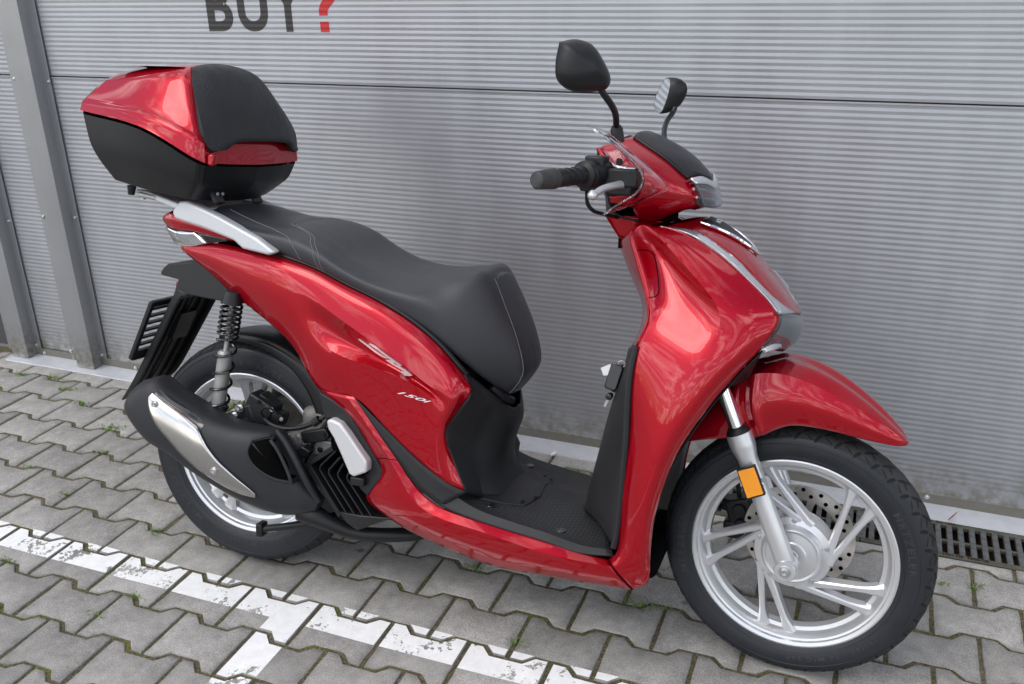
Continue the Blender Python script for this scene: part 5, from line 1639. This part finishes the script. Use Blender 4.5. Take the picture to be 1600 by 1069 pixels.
for i, (a, b, c_) in enumerate(slats):
    a, b, c_ = Vector(a), Vector(b), Vector(c_)
    pth = [a, a.lerp(b, .8), b.lerp(c_, .03), b.lerp(c_, .2), c_]
    pth = [a, b.lerp(a, .12), b.lerp(c_, .05), c_]
    th = .0022 if i < 4 else .006
    V, F = [], []
    for k, p in enumerate(pth):
        t_ = (pth[min(k + 1, 3)] - pth[max(k - 1, 0)]).normalized(); n_ = Vector((t_.z, 0, -t_.x)) * th
        V += [p - n_, p + n_, p + n_ + Vector((0, .032, 0)), p - n_ + Vector((0, .032, 0))]
    for k in range(3):
        for j in range(4):
            F.append((k * 4 + j, k * 4 + (j + 1) % 4, (k + 1) * 4 + (j + 1) % 4, (k + 1) * 4 + j))
    F += [(0, 1, 2, 3), (12, 13, 14, 15)]
    o = bevel(obj('radiator_louvre', V, F, BLACK, sc), .001, 2)
plate('belly_tray', [(0.3286,-0.1680,0.2447), (0.3828,-0.1680,0.2448), (0.4690,-0.1680,0.2524), (0.4289,-0.1600,0.2307), (0.3699,-0.1500,0.1963), (0.3435,-0.1550,0.2131)], .06, BLACK, sc, .004)

# ---------------------------------------------------------------- stands
tube('centre_stand', [(0.0824,-0.1250,0.1375), (0.1161,-0.1250,0.1472), (0.2157,-0.1200,0.1755), (0.2756,-0.1000,0.1953), (0.2887,-0.0600,0.1955), (.36, .0, .24)], [.012, .009, .010, .012, .012, .012], BLACK, sc, 10, smooth=2)
V, F = box_geo((0.0880,-0.1250,0.1403), (.018, .03, .035)); bevel(obj('stand_foot', V, F, BLACK, sc), .004)
tube('side_stand', [(.46, .12, .23), (.50, .19, .11), (.53, .245, .047)], [.012, .010, .010], BLACK, sc, 10)
V, F = box_geo((.535, .25, .047), (.06, .035, .006), Matrix.Rotation(radians(10.4), 3, 'X')); obj('stand_foot', V, F, BLACK, sc)

# ---------------------------------------------------------------- emblems on the side panel
def emblem(polys, name, m, lift=.0026):
    V, F = [], []
    for pl in polys:
        top = []
        for p in pl:
            q_ = onto(PB, p[0], p[2], lift); top.append(q_ if q_ else Vector(p))
        k = len(V); n_ = len(pl)
        V += top + [p + Vector((0, lift + .002, 0)) for p in top]
        F += [tuple(range(k, k + n_))] + [(k + i, k + (i + 1) % n_, k + n_ + (i + 1) % n_, k + n_ + i) for i in range(n_)]
    o = obj(name, V, F, m, panel, 20)
    return o
S_polys = [
    [(0.3923,-0.1900,0.6739), (0.3979,-0.1900,0.6735), (0.4201,-0.1900,0.6618), (0.4335,-0.1900,0.6531), (0.4501,-0.1900,0.6441), (0.4644,-0.1900,0.6393), (0.4616,-0.1900,0.6373), (0.4501,-0.1900,0.6384), (0.4335,-0.1900,0.6454), (0.4124,-0.1900,0.6591), (0.3945,-0.1900,0.6711)],
    [(0.4208,-0.1900,0.6671), (0.4278,-0.1900,0.6692), (0.4437,-0.1900,0.6645), (0.4570,-0.1900,0.6542), (0.4731,-0.1900,0.6448), (0.5031,-0.1900,0.6285), (0.4995,-0.1900,0.6258), (0.4908,-0.1900,0.6268), (0.4721,-0.1900,0.6359), (0.4556,-0.1900,0.6466), (0.4407,-0.1900,0.6564), (0.4301,-0.1900,0.6621)],
    [(0.4564,-0.1900,0.6320), (0.4634,-0.1900,0.6345), (0.4857,-0.1900,0.6347), (0.4781,-0.1900,0.6271), (0.4945,-0.1900,0.6248), (0.5120,-0.1900,0.6178), (0.5262,-0.1900,0.6074), (0.5208,-0.1900,0.6051), (0.5053,-0.1900,0.6026), (0.4921,-0.1900,0.6087), (0.4953,-0.1900,0.6121), (0.5047,-0.1900,0.6125), (0.4854,-0.1900,0.6188), (0.4723,-0.1900,0.6233)],
]
emblem(S_polys, 'emblem', CHROMEL)
V, F = text_geo('150i', .026, bold=.0003, xs=1.25, shear=.35, res=2)
o0 = Vector((0.4886,-0.2000,0.5713)); o1 = Vector((0.5733,-0.2000,0.5564))
ux = (o1 - o0); w_ = max(v.x for v in V); ln = ux.length; ux.normalize(); uz = Vector((0.4931,-0.2000,0.5835)) - Vector((0.4932,-0.2000,0.5704)); uz.normalize()
out = []
for v in V:
    p = o0 + ux * (v.x / w_ * ln) + uz * (v.y * .42 - .003) + ux * (v.y * .3)
    q_ = onto(PB, p.x, p.z, .0012); out.append(q_ if q_ else p)
obj('emblem_text', out, F, CHROMEL, panel, 30)

# ---------------------------------------------------------------- handlebar cover
hb = [
    [(0.9149,-0.1500,1.1173), (0.9303,-0.1150,1.1278), (0.9585,-0.0800,1.1378), (0.9577,0.0000,1.1444)],
    [(0.9291,-0.1650,1.0989), (0.9666,-0.1300,1.1163), (1.0010,-0.0880,1.1173), (1.0038,0.0000,1.1332)],
    [(0.9480,-0.1720,1.0867), (1.0070,-0.1500,1.0910), (1.0480,-0.0950,1.0899), (1.0488,0.0000,1.1105)],
    [(0.9791,-0.1720,1.0675), (1.0392,-0.1420,1.0541), (1.0807,-0.0880,1.0588), (1.0884,0.0000,1.0814)],
    [(1.0080,-0.1550,1.0371), (1.0595,-0.1250,1.0254), (1.1054,-0.0750,1.0291), (1.1118,0.0000,1.0529)],
    [(0.9877,-0.1250,1.0002), (1.0437,-0.1080,0.9962), (1.0956,-0.0700,1.0063), (1.1234,0.0000,1.0079)],
    [(0.9891,-0.0900,0.9734), (1.0228,-0.0850,0.9715), (1.0663,-0.0550,0.9949), (1.0899,0.0000,0.9924)],
]
hbo = steer(surf('handlebar_cover', hb, RED, sc, nu=6, nv=6, sym=True, thick=.003, angle=45, smooth=10))
hbo['label'] = 'red cover of the handlebar with a black visor'
hb2 = [[(0.9149,-0.1500,1.1173), (0.9322,-0.1000,1.1223), (0.9330,0.0000,1.1369)], [(0.9222,-0.1500,1.0791), (0.9142,-0.1000,1.0756), (0.9080,0.0000,1.0772)], [(0.9339,-0.1300,1.0302), (0.9113,-0.0800,1.0246), (0.8969,0.0000,1.0169)], [(0.9424,-0.1000,0.9866), (0.9266,-0.0600,0.9773), (0.8997,-0.0000,0.9647)], [(0.9919,-0.0900,0.9723), (0.9800,-0.0500,0.9642), (0.9721,0.0000,0.9565)]]
steer(surf('handlebar_rear_cover', hb2, BLACK, sc, nu=4, nv=4, sym=True, thick=.003))
# red lower lip by the lever and the red column cover below
steer(surf('lever_shroud', [[(0.9499,-0.1680,1.0257), (0.9789,-0.1650,1.0324), (0.9976,-0.1550,1.0365)], [(0.9518,-0.1680,1.0146), (0.9769,-0.1550,1.0100), (0.9891,-0.1300,1.0034)]], RED, sc, thick=.003))
steer(surf('lever_shroud', [[mir(p) for p in r] for r in [[(0.9499,-0.1680,1.0257), (0.9789,-0.1650,1.0324), (0.9976,-0.1550,1.0365)], [(0.9518,-0.1680,1.0146), (0.9769,-0.1550,1.0100), (0.9891,-0.1300,1.0034)]]], RED, sc, thick=.003))
col = [[(0.9088,-0.0700,0.9783), (0.9732,-0.0750,0.9784), (1.0237,-0.0600,0.9714), (1.0347,0.0000,0.9641)], [(0.9242,-0.0660,0.9549), (0.9665,-0.0720,0.9590), (1.0107,-0.0600,0.9611), (1.0145,0.0000,0.9544)], [(0.9426,-0.0620,0.9290), (0.9668,-0.0680,0.9318), (0.9986,-0.0600,0.9362), (0.9952,0.0000,0.9282)]]
steer(surf('column_cover', col, RED, sc, nu=4, nv=3, sym=True, thick=.003))
steer(obj('column_core', *box_geo((.985, 0, .955), (.10, .10, .10)), DARK, sc))
# visor
HBB = bvh_of(hbo)
# (built in steered space: lift along the surface normal)
vis = [
    [(0.9634,-0.0780,1.1354), (0.9620,-0.0450,1.1433), (0.9630,0.0000,1.1485)],
    [(0.9954,-0.0880,1.1208), (0.9939,-0.0500,1.1345), (1.0037,0.0000,1.1345)],
    [(1.0340,-0.0950,1.1042), (1.0338,-0.0550,1.1161), (1.0458,0.0000,1.1143)],
    [(1.0650,-0.0940,1.0833), (1.0668,-0.0550,1.0962), (1.0827,0.0000,1.0863)],
    [(1.0873,-0.0850,1.0640), (1.0936,-0.0500,1.0695), (1.1102,0.0000,1.0567)],
]
def lift_steered(rows_, h):
    out = []
    for r in rows_:
        o_ = []
        for p in r:
            q_ = STEER @ Vector(p); hit = HBB.find_nearest(q_)
            n_ = hit[1]
            if n_.dot(Vector((.6, 0, .8))) < 0: n_ = -n_
            o_.append(tuple(hit[0] + n_ * h))
        out.append(o_)
    return out
vl = lift_steered(vis, .005)
vr = lift_steered([[mir(p) for p in r] for r in vis], .005)
vrows = [a + b[::-1][1:] for a, b in zip(vl, vr)]
surf('visor', vrows, BLACK, sc, nu=4, nv=4, thick=.005)
# running lamp at the front
drl = [
    [(1.0881,-0.0880,1.0630), (1.1018,-0.0500,1.0649), (1.1131,0.0000,1.0530)],
    [(1.0991,-0.0880,1.0536), (1.1133,-0.0500,1.0503), (1.1223,0.0000,1.0379)],
    [(1.1098,-0.0830,1.0313), (1.1246,-0.0450,1.0226), (1.1306,0.0000,1.0163)],
    [(1.1160,-0.0750,1.0095), (1.1277,-0.0400,1.0030), (1.1343,0.0000,1.0034)],
]
steer(surf('lamp_insert', [[(p[0] - .012, p[1] * .93, p[2]) for p in r] for r in drl[1:]], LENSD, sc, nu=4, nv=4, sym=True, thick=.002))
for fz in (.25, .62):
    mid_ = [tuple(Vector(a_).lerp(Vector(b_), fz) + Vector((-.007, 0, 0))) for a_, b_ in zip(drl[1], drl[3])]
    steer(tube('led_bar', mid_ + [mir(p) for p in mid_[::-1][1:]], .0032, CHROME, sc, 8, smooth=4))
dr = steer(surf('running_lamp', drl, CLEARD, sc, nu=4, nv=4, sym=True, thick=.003)); dr['label'] = 'clear running lamp under the visor'
steer(surf('lamp_trim', [[(p[0] + .002, p[1], p[2] + .001) for p in drl[0]], [(p[0] + .002, p[1], p[2] + .001) for p in drl[1]]], LENS, sc, nu=4, nv=2, sym=True, thick=.003))

# ---------------------------------------------------------------- grips, levers, switches
BAREND = mat('worn_bar_end', (.035, .035, .036), rough=.6, var=.4, vscale=60, bump=.0006, bscale=200)
def bar(sgn):
    def S_(p): return (p[0], p[1] * sgn, p[2])
    e0, e1, g1, s1 = (Vector(S_(p)) for p in ((0.8762,-0.3660,1.0670), (0.8939,-0.3180,1.0681), (0.9196,-0.2220,1.0700), (0.9371,-0.1650,1.0733)))
    d = (g1 - e1).normalized()
    g_ = steer(tube('grip', [e1, e1 + d * .004, e1 + d * .03, e1 + d * .06, g1 - d * .014, g1 - d * .010, g1], [.0150, .0172, .0162, .0162, .0175, .026, .026], BLACK, sc, 24))
    steer(tube('bar_end', [e0 - d * .001, e0 + d * .003, e1 - d * .012, e1 - d * .002, e1], [.0125, .0165, .0190, .0190, .016], BAREND, g_, 24))
    # wavy rubber pattern
    for k in range(4):
        c_ = e1 + d * (.022 + .020 * k); u = d.orthogonal().normalized(); v = d.cross(u)
        pth = [c_ + (u * cos(a_) + v * sin(a_)) * .0164 + d * (.006 * sin(2 * a_)) for a_ in [2 * pi * j / 24 for j in range(25)]]
        steer(tube('grip_wave', pth, .0013, BLACK, g_, 5, caps=False))
    sw = steer(bevel(obj('switch_housing', *merge([tube_geo([g1, s1], .027, 20), box_geo(g1.lerp(s1, .55) + Vector((0, 0, .022)), (.040, .036, .022)), box_geo(g1.lerp(s1, .4) + Vector((-.006, 0, -.024)), (.034, .034, .02)), box_geo(g1.lerp(s1, .45) + Vector((-.02, 0, .016)), (.016, .014, .014))]), BLACK, sc), .004))
    mc = steer(bevel(obj('master_cylinder', *merge([box_geo(S_((0.9786,-0.1700,1.0649)), (.07, .05, .035)), box_geo(S_((0.9742,-0.1650,1.0457)), (.05, .05, .03))]), BLACK, sc), .004))
    lv = steer(tube('brake_lever', [Vector(S_(p)) for p in ((0.9946,-0.1650,1.0532), (0.9776,-0.2000,1.0524), (0.9643,-0.2500,1.0483), (0.9583,-0.2850,1.0390))], [.010, .0075, .0068, .0068], SILVER, sc, 12, smooth=4))
    V, F = lathe_geo([(.0001, -.0098), (.0055, -.0085), (.0088, -.0045), (.0098, 0), (.0088, .0045), (.0055, .0085), (.0001, .0098)], 18, S_((0.9578,-0.2870,1.0392)))
    steer(obj('lever_ball', V, F, SILVER, lv))
    steer(tube('cable', [Vector(S_(p)) for p in ((0.9180,-0.2100,1.0360), (0.9168,-0.2000,1.0127), (0.9236,-0.1800,0.9961), (0.9294,-0.1300,0.9849), (0.9405,-0.0800,0.9738))], .004, BLACK, sc, 8, smooth=4))
bar(1); bar(-1)
# clear hand guard on the near grip
hg_o = [(0.9312,-0.2550,1.1638), (0.9647,-0.2450,1.1515), (1.0055,-0.2150,1.1159), (1.0450,-0.1850,1.0794), (1.0677,-0.1700,1.0507), (1.0444,-0.1900,1.0339), (1.0067,-0.2200,1.0160), (0.9667,-0.2500,1.0004)]
hg_i = [(0.9378,-0.2620,1.1602), (0.9784,-0.2680,1.1366), (1.0097,-0.2620,1.1125), (1.0324,-0.2520,1.0889), (1.0397,-0.2480,1.0692), (1.0295,-0.2500,1.0453), (0.9980,-0.2560,1.0225), (0.9685,-0.2550,0.9999)]
hg_m = [tuple((Vector(a_) + Vector(b_)) / 2 + Vector((.004, -.006, 0))) for a_, b_ in zip(hg_o, hg_i)]
hg = steer(surf('hand_guard', [hg_o, hg_m, hg_i], CLEAR, sc, nu=6, nv=4, thick=.0018)); hg['label'] = 'clear plastic hand guard'
steer(tube('guard_edge', hg_i, .0014, CLEAR, hg, 8, smooth=6))
steer(tube('guard_edge', hg_o, .0010, CLEAR, hg, 8, smooth=6))
steer(surf('guard_wing', [[(0.9266,-0.1680,1.1174), (0.9590,-0.1600,1.1234), (0.9938,-0.1900,1.1154)], [(0.9574,-0.1760,1.0850), (1.0003,-0.1800,1.0802), (1.0218,-0.2000,1.0803)]], CLEAR, sc, thick=.002)).parent = hg
steer(bolt('guard_bolt', (0.9705,-0.1780,1.0943), .005, .004, BLACK, hg))

# ---------------------------------------------------------------- mirrors
def mirror(outl, bulge, inner, stem, boot, side_):
    out = [Vector(p) for p in cr(list(outl) + [outl[0]], 4)[:-1]]
    c_ = sum(out, Vector()) / len(out)
    bl = Vector(bulge)
    rings = []
    for t_, sc_ in ((-.06, .94), (0.0, 1.0), (.28, .97), (.55, .85), (.80, .62), (.95, .32), (1.0, .03)):
        rings.append([c_ + (p - c_) * sc_ + bl * t_ for p in out])
    n_ = len(out); V = [p for r in rings for p in r]; F = []
    for i in range(len(rings) - 1):
        for k in range(n_):
            F.append((i * n_ + k, i * n_ + (k + 1) % n_, (i + 1) * n_ + (k + 1) % n_, (i + 1) * n_ + k))
    F.append(tuple((len(rings) - 1) * n_ + k for k in range(n_)))
    m_ = steer(obj('mirror', V, F, BLACK, sc, 60))
    m_['label'] = 'black ' + side_ + ' mirror on a bent stalk'
    gl = [c_ + (p - c_) * .93 - bl * .05 for p in out]
    steer(obj('mirror_glass', gl, [tuple(range(n_))], MIRG, m_, 60))
    steer(tube('stalk', stem, .0062, BLACK, m_, 12, smooth=5))
    steer(tube('boot', boot, [.0085, .012, .0125], BLACK, m_, 14))
mirror([(0.9206,-0.3850,1.3033), (0.9378,-0.3580,1.3100), (0.9542,-0.3320,1.3040), (0.9672,-0.3160,1.2814), (0.9783,-0.3030,1.2539), (0.9793,-0.3030,1.2355), (0.9700,-0.3160,1.2253), (0.9396,-0.3620,1.2231), (0.9207,-0.3880,1.2404), (0.9177,-0.3920,1.2697)],
       (.034, -.026, -.004), 0, [(0.9690,-0.3180,1.2361), (0.9790,-0.3100,1.2190), (0.9840,-0.2800,1.2004), (0.9788,-0.2400,1.1830), (0.9679,-0.2000,1.1586)], [(0.9676,-0.2000,1.1634), (0.9687,-0.2000,1.1563), (0.9715,-0.1950,1.1325)], 'near')
mirror([(0.8969,0.3750,1.2613), (0.9127,0.3520,1.2625), (0.9225,0.3360,1.2535), (0.9224,0.3300,1.2342), (0.9176,0.3300,1.2118), (0.9059,0.3340,1.1815), (0.8934,0.3450,1.1780), (0.8731,0.3720,1.1940), (0.8754,0.3850,1.2262)],
       (.050, .012, .004), 0, [(0.9335,0.3400,1.1928), (0.9294,0.3300,1.1778), (0.9291,0.2900,1.1605), (0.9383,0.2400,1.1414), (0.9540,0.1900,1.1176)], [(0.9534,0.1900,1.1261), (0.9540,0.1900,1.1176), (0.9568,0.1850,1.0979)], 'far')

# ================================================================== top case (lifts off the carrier)
tcs = bpy.data.objects.new('top_case', None); link(tcs); tcs.location = SC_LOC; tcs.rotation_euler = SC_ROT
tag(tcs, 'red and black top box with black backrest pad mounted above the scooter tail', 'top case')
tub = [
    [(-.34, 0, .985), (-.335, -.06, .985), (-0.3197,-0.1150,0.9810), (-0.1858,-0.1500,0.9638), (-0.0830,-0.1580,0.9523), (-0.0614,-0.1420,0.9498), (-.048, -.08, .944), (-.044, 0, .942)],
    [(-.385, 0, 1.03), (-.378, -.07, 1.03), (-0.3514,-0.1280,1.0276), (-0.1851,-0.1700,1.0034), (-0.0625,-0.1780,0.9765), (-0.0361,-0.1620,0.9729), (-.024, -.085, .968), (-.020, 0, .966)],
    [(-.425, 0, 1.08), (-.412, -.08, 1.08), (-0.3682,-0.1380,1.0696), (-0.1839,-0.1880,1.0420), (-0.0401,-0.1960,1.0044), (-0.0160,-0.1780,0.9951), (-.004, -.09, .992), (0, 0, .990)],
    [(-.440, 0, 1.145), (-.428, -.085, 1.145), (-0.3770,-0.1460,1.1356), (-0.1654,-0.2030,1.1062), (-0.0270,-0.2060,1.0452), (-0.0017,-0.1880,1.0319), (.012, -.09, 1.028), (.015, 0, 1.026)],
]
surf('case_tub', tub, BLACK, tcs, nu=4, nv=4, sym=False, thick=0, angle=24, bu=(2, 5))
surf('case_tub', [[mir(p) for p in r] for r in tub], BLACK, tcs, nu=4, nv=4, thick=0, angle=24, bu=(2, 5))
lid = [
    [(-.448, 0, 1.150), (-.436, -.085, 1.150), (-0.3831,-0.1490,1.1443), (-0.1607,-0.2080,1.1134), (-0.0227,-0.2110,1.0539), (0.0033,-0.1920,1.0379), (.015, -.09, 1.034), (.018, 0, 1.032)],
    [(-.446, 0, 1.168), (-.432, -.085, 1.168), (-0.3789,-0.1460,1.1609), (-0.1484,-0.2040,1.1394), (-0.0216,-0.2080,1.0946), (0.0017,-0.1900,1.0803), (.008, -.09, 1.080), (.011, 0, 1.080)],
    [(-.436, 0, 1.176), (-.424, -.083, 1.176), (-0.3742,-0.1400,1.1703), (-0.1526,-0.1920,1.1511), (-0.0306,-0.1980,1.1084), (-0.0073,-0.1820,1.0955), (.004, -.09, 1.094), (.007, 0, 1.094)],
    [(-.395, 0, 1.21), (-.38, -.08, 1.21), (-0.3473,-0.1320,1.1937), (-0.1625,-0.1760,1.1841), (-0.0512,-0.1820,1.1615), (-0.0310,-0.1660,1.1542), (-.020, -.085, 1.158), (-.016, 0, 1.160)],
    [(-.345, 0, 1.237), (-.335, -.07, 1.236), (-0.3243,-0.1220,1.2170), (-0.1807,-0.1540,1.2235), (-0.0828,-0.1560,1.2252), (-0.0622,-0.1400,1.2225), (-.062, -.08, 1.228), (-.058, 0, 1.230)],
    [(-.300, 0, 1.249), (-.295, -.06, 1.247), (-.275, -.095, 1.241), (-.19, -.125, 1.246), (-.10, -.125, 1.250), (-.088, -.105, 1.252), (-.082, -.07, 1.254), (-.080, 0, 1.256)],
    [(-.20, 0, 1.260), (-.20, -.02, 1.260), (-.19, -.04, 1.260), (-.17, -.05, 1.262), (-.14, -.05, 1.263), (-.125, -.04, 1.264), (-.12, -.02, 1.264), (-.12, 0, 1.264)],
    [(-.16, 0, 1.264)] * 8,
]
KL = dict(nu=6, nv=6, bu=(2, 5), bv=(1, 2, 4), thick=0, angle=22, smooth=6, ccols=((2, 0, 4.2), (5, 0, 4.2)), crows=((1, 0, 5), (2, 0, 5), (4, 2, 5)))
lo = surf('case_lid', lid, RED, tcs, **KL)
surf('case_lid', [[mir(p) for p in r] for r in lid], RED, tcs, **KL)
LB = bvh_of(lo)
for s_ in (1, -1):
    V, F = [], []
    ys = ((-.30, -.118, -.085), (-.27, -.132, -.070), (-.22, -.142, -.062), (-.17, -.144, -.066), (-.125, -.138, -.085), (-.095, -.128, -.110))
    kk = cr(ys, 5)
    for q_ in kk:
        for k in range(7):
            y_ = q_.y + (q_.z - q_.y) * k / 6
            p_ = down(LB, q_.x, y_, .0025) or Vector((q_.x, y_, 1.25))
            V.append((p_.x, p_.y * s_, p_.z))
    for i in range(len(kk) - 1):
        for k in range(6): F.append((i * 7 + k, i * 7 + k + 1, (i + 1) * 7 + k + 1, (i + 1) * 7 + k))
    obj('case_window', V, F, GLOSSB, tcs, 50)
pad = [
    [(-.108, -.095, 1.250), (-.106, -.07, 1.257), (-.105, -.04, 1.262), (-.104, 0, 1.264)],
    [(-.078, -.120, 1.248), (-.071, -.085, 1.257), (-.068, -.05, 1.262), (-.067, 0, 1.264)],
    [(-0.0588,-0.1470,1.2164), (-.042, -.105, 1.235), (-.036, -.06, 1.238), (-.034, 0, 1.240)],
    [(-0.0254,-0.1750,1.1639), (-.007, -.125, 1.175), (.000, -.075, 1.177), (.003, 0, 1.178)],
    [(-0.0022,-0.1900,1.1138), (.014, -.135, 1.118), (.020, -.085, 1.120), (.023, 0, 1.121)],
    [(0.0062,-0.1870,1.0791), (.026, -.135, 1.086), (.029, -.095, 1.095), (.031, 0, 1.097)],
    [(0.0163,-0.1760,1.0653), (.024, -.138, 1.068), (.027, -.102, 1.084), (.030, 0, 1.088)],
]
po = surf('backrest_pad', pad, PLATEM, tcs, nu=6, nv=4, sym=True, thick=.018, angle=50, off=-1)
bevel(po, .005, 3)
for p in ((0.0226,-0.1850,1.0515), (-0.0093,0.1850,1.0332)):
    for s in (1,):
        V, F = box_geo((p[0] - .010, p[1] * .96, p[2] - .006), (.016, .018, .026)); bevel(obj('hinge_clip', V, F, RED, tcs), .004)
for p in ((-0.0243,-0.1100,0.9534), (-0.0531,0.0900,0.9416)):
    V, F = box_geo((p[0] - .004, p[1], p[2] + .002), (.012, .034, .034), Matrix.Rotation(radians(-28), 3, 'Y')); bevel(obj('mount_bracket', V, F, BLACK, tcs), .004)
for p in ((-0.0274,-0.1150,0.9640), (-0.0256,-0.0980,0.9633), (-0.0590,0.0850,0.9530), (-0.0533,0.1020,0.9525)):
    bolt('case_bolt', (p[0] + .005, p[1], p[2]), .0036, .003, STEEL, tcs, (1, 0, -.3))
V, F = tube_geo([(-0.2834,-0.1000,0.9685), (-0.2866,-0.1000,0.9465)], [.011, .008], 12); obj('case_foot', V, F, BLACK, tcs)

# ================================================================== keys hanging on the inner liner
kf = bpy.data.objects.new('key_fob', None); link(kf); kf.location = SC_LOC; kf.rotation_euler = SC_ROT
tag(kf, 'dark grey key fob with white tag hanging below the handlebar on the inner liner', 'key fob')
W_ = -.075
fb = [(0.9434,-0.0750,0.6606), (0.9632,-0.0750,0.6573), (0.9664,-0.0750,0.6507), (0.9543,-0.0750,0.6022), (0.9490,-0.0750,0.5972), (0.9288,-0.0750,0.6018), (0.9271,-0.0750,0.6073), (0.9393,-0.0750,0.6587)]
bevel(plate('fob_body', fb, .013, GLOSSB, kf, 0), .002)
fc_ = sum((Vector(p) for p in fb), Vector()) / len(fb)
plate('fob_face', [fc_ + (Vector(p) - fc_) * .86 + Vector((0, -.0016, 0)) for p in fb], .003, GREYP, kf, .0008)
plate('paper_tag', [(0.9152,-0.0680,0.6442), (0.9378,-0.0680,0.6562), (0.9352,-0.0680,0.6310), (0.9226,-0.0680,0.6280)], .001, WHITEP, kf, 0)
tube('key_ring', [(0.9533,-0.0700,0.6621) , (0.9615,-0.0700,0.6659), (0.9688,-0.0700,0.6611), (0.9665,-0.0700,0.6538), (0.9566,-0.0700,0.6554), (0.9533,-0.0700,0.6621)], .0012, STEEL, kf, 6, smooth=3)
V, F = lathe_geo([(0, -.010), (.0068, -.009), (.008, -.006), (.008, .006), (0, .008)], 18, (0.9387,-0.0700,0.5845)); obj('key_knob', V, F, GLOSSB, kf)
plate('key_blade', [(0.9335,-0.0700,0.5766), (0.9379,-0.0700,0.5743), (0.9318,-0.0700,0.5583), (0.9273,-0.0700,0.5613)], .003, STEEL, kf, 0)
V, F = tube_geo([(0.9637,-0.0500,0.6504), (0.9586,-0.0600,0.6335), (0.9456,-0.0660,0.5945)], .005, 8); obj('key_shank', V, F, BLACK, kf)
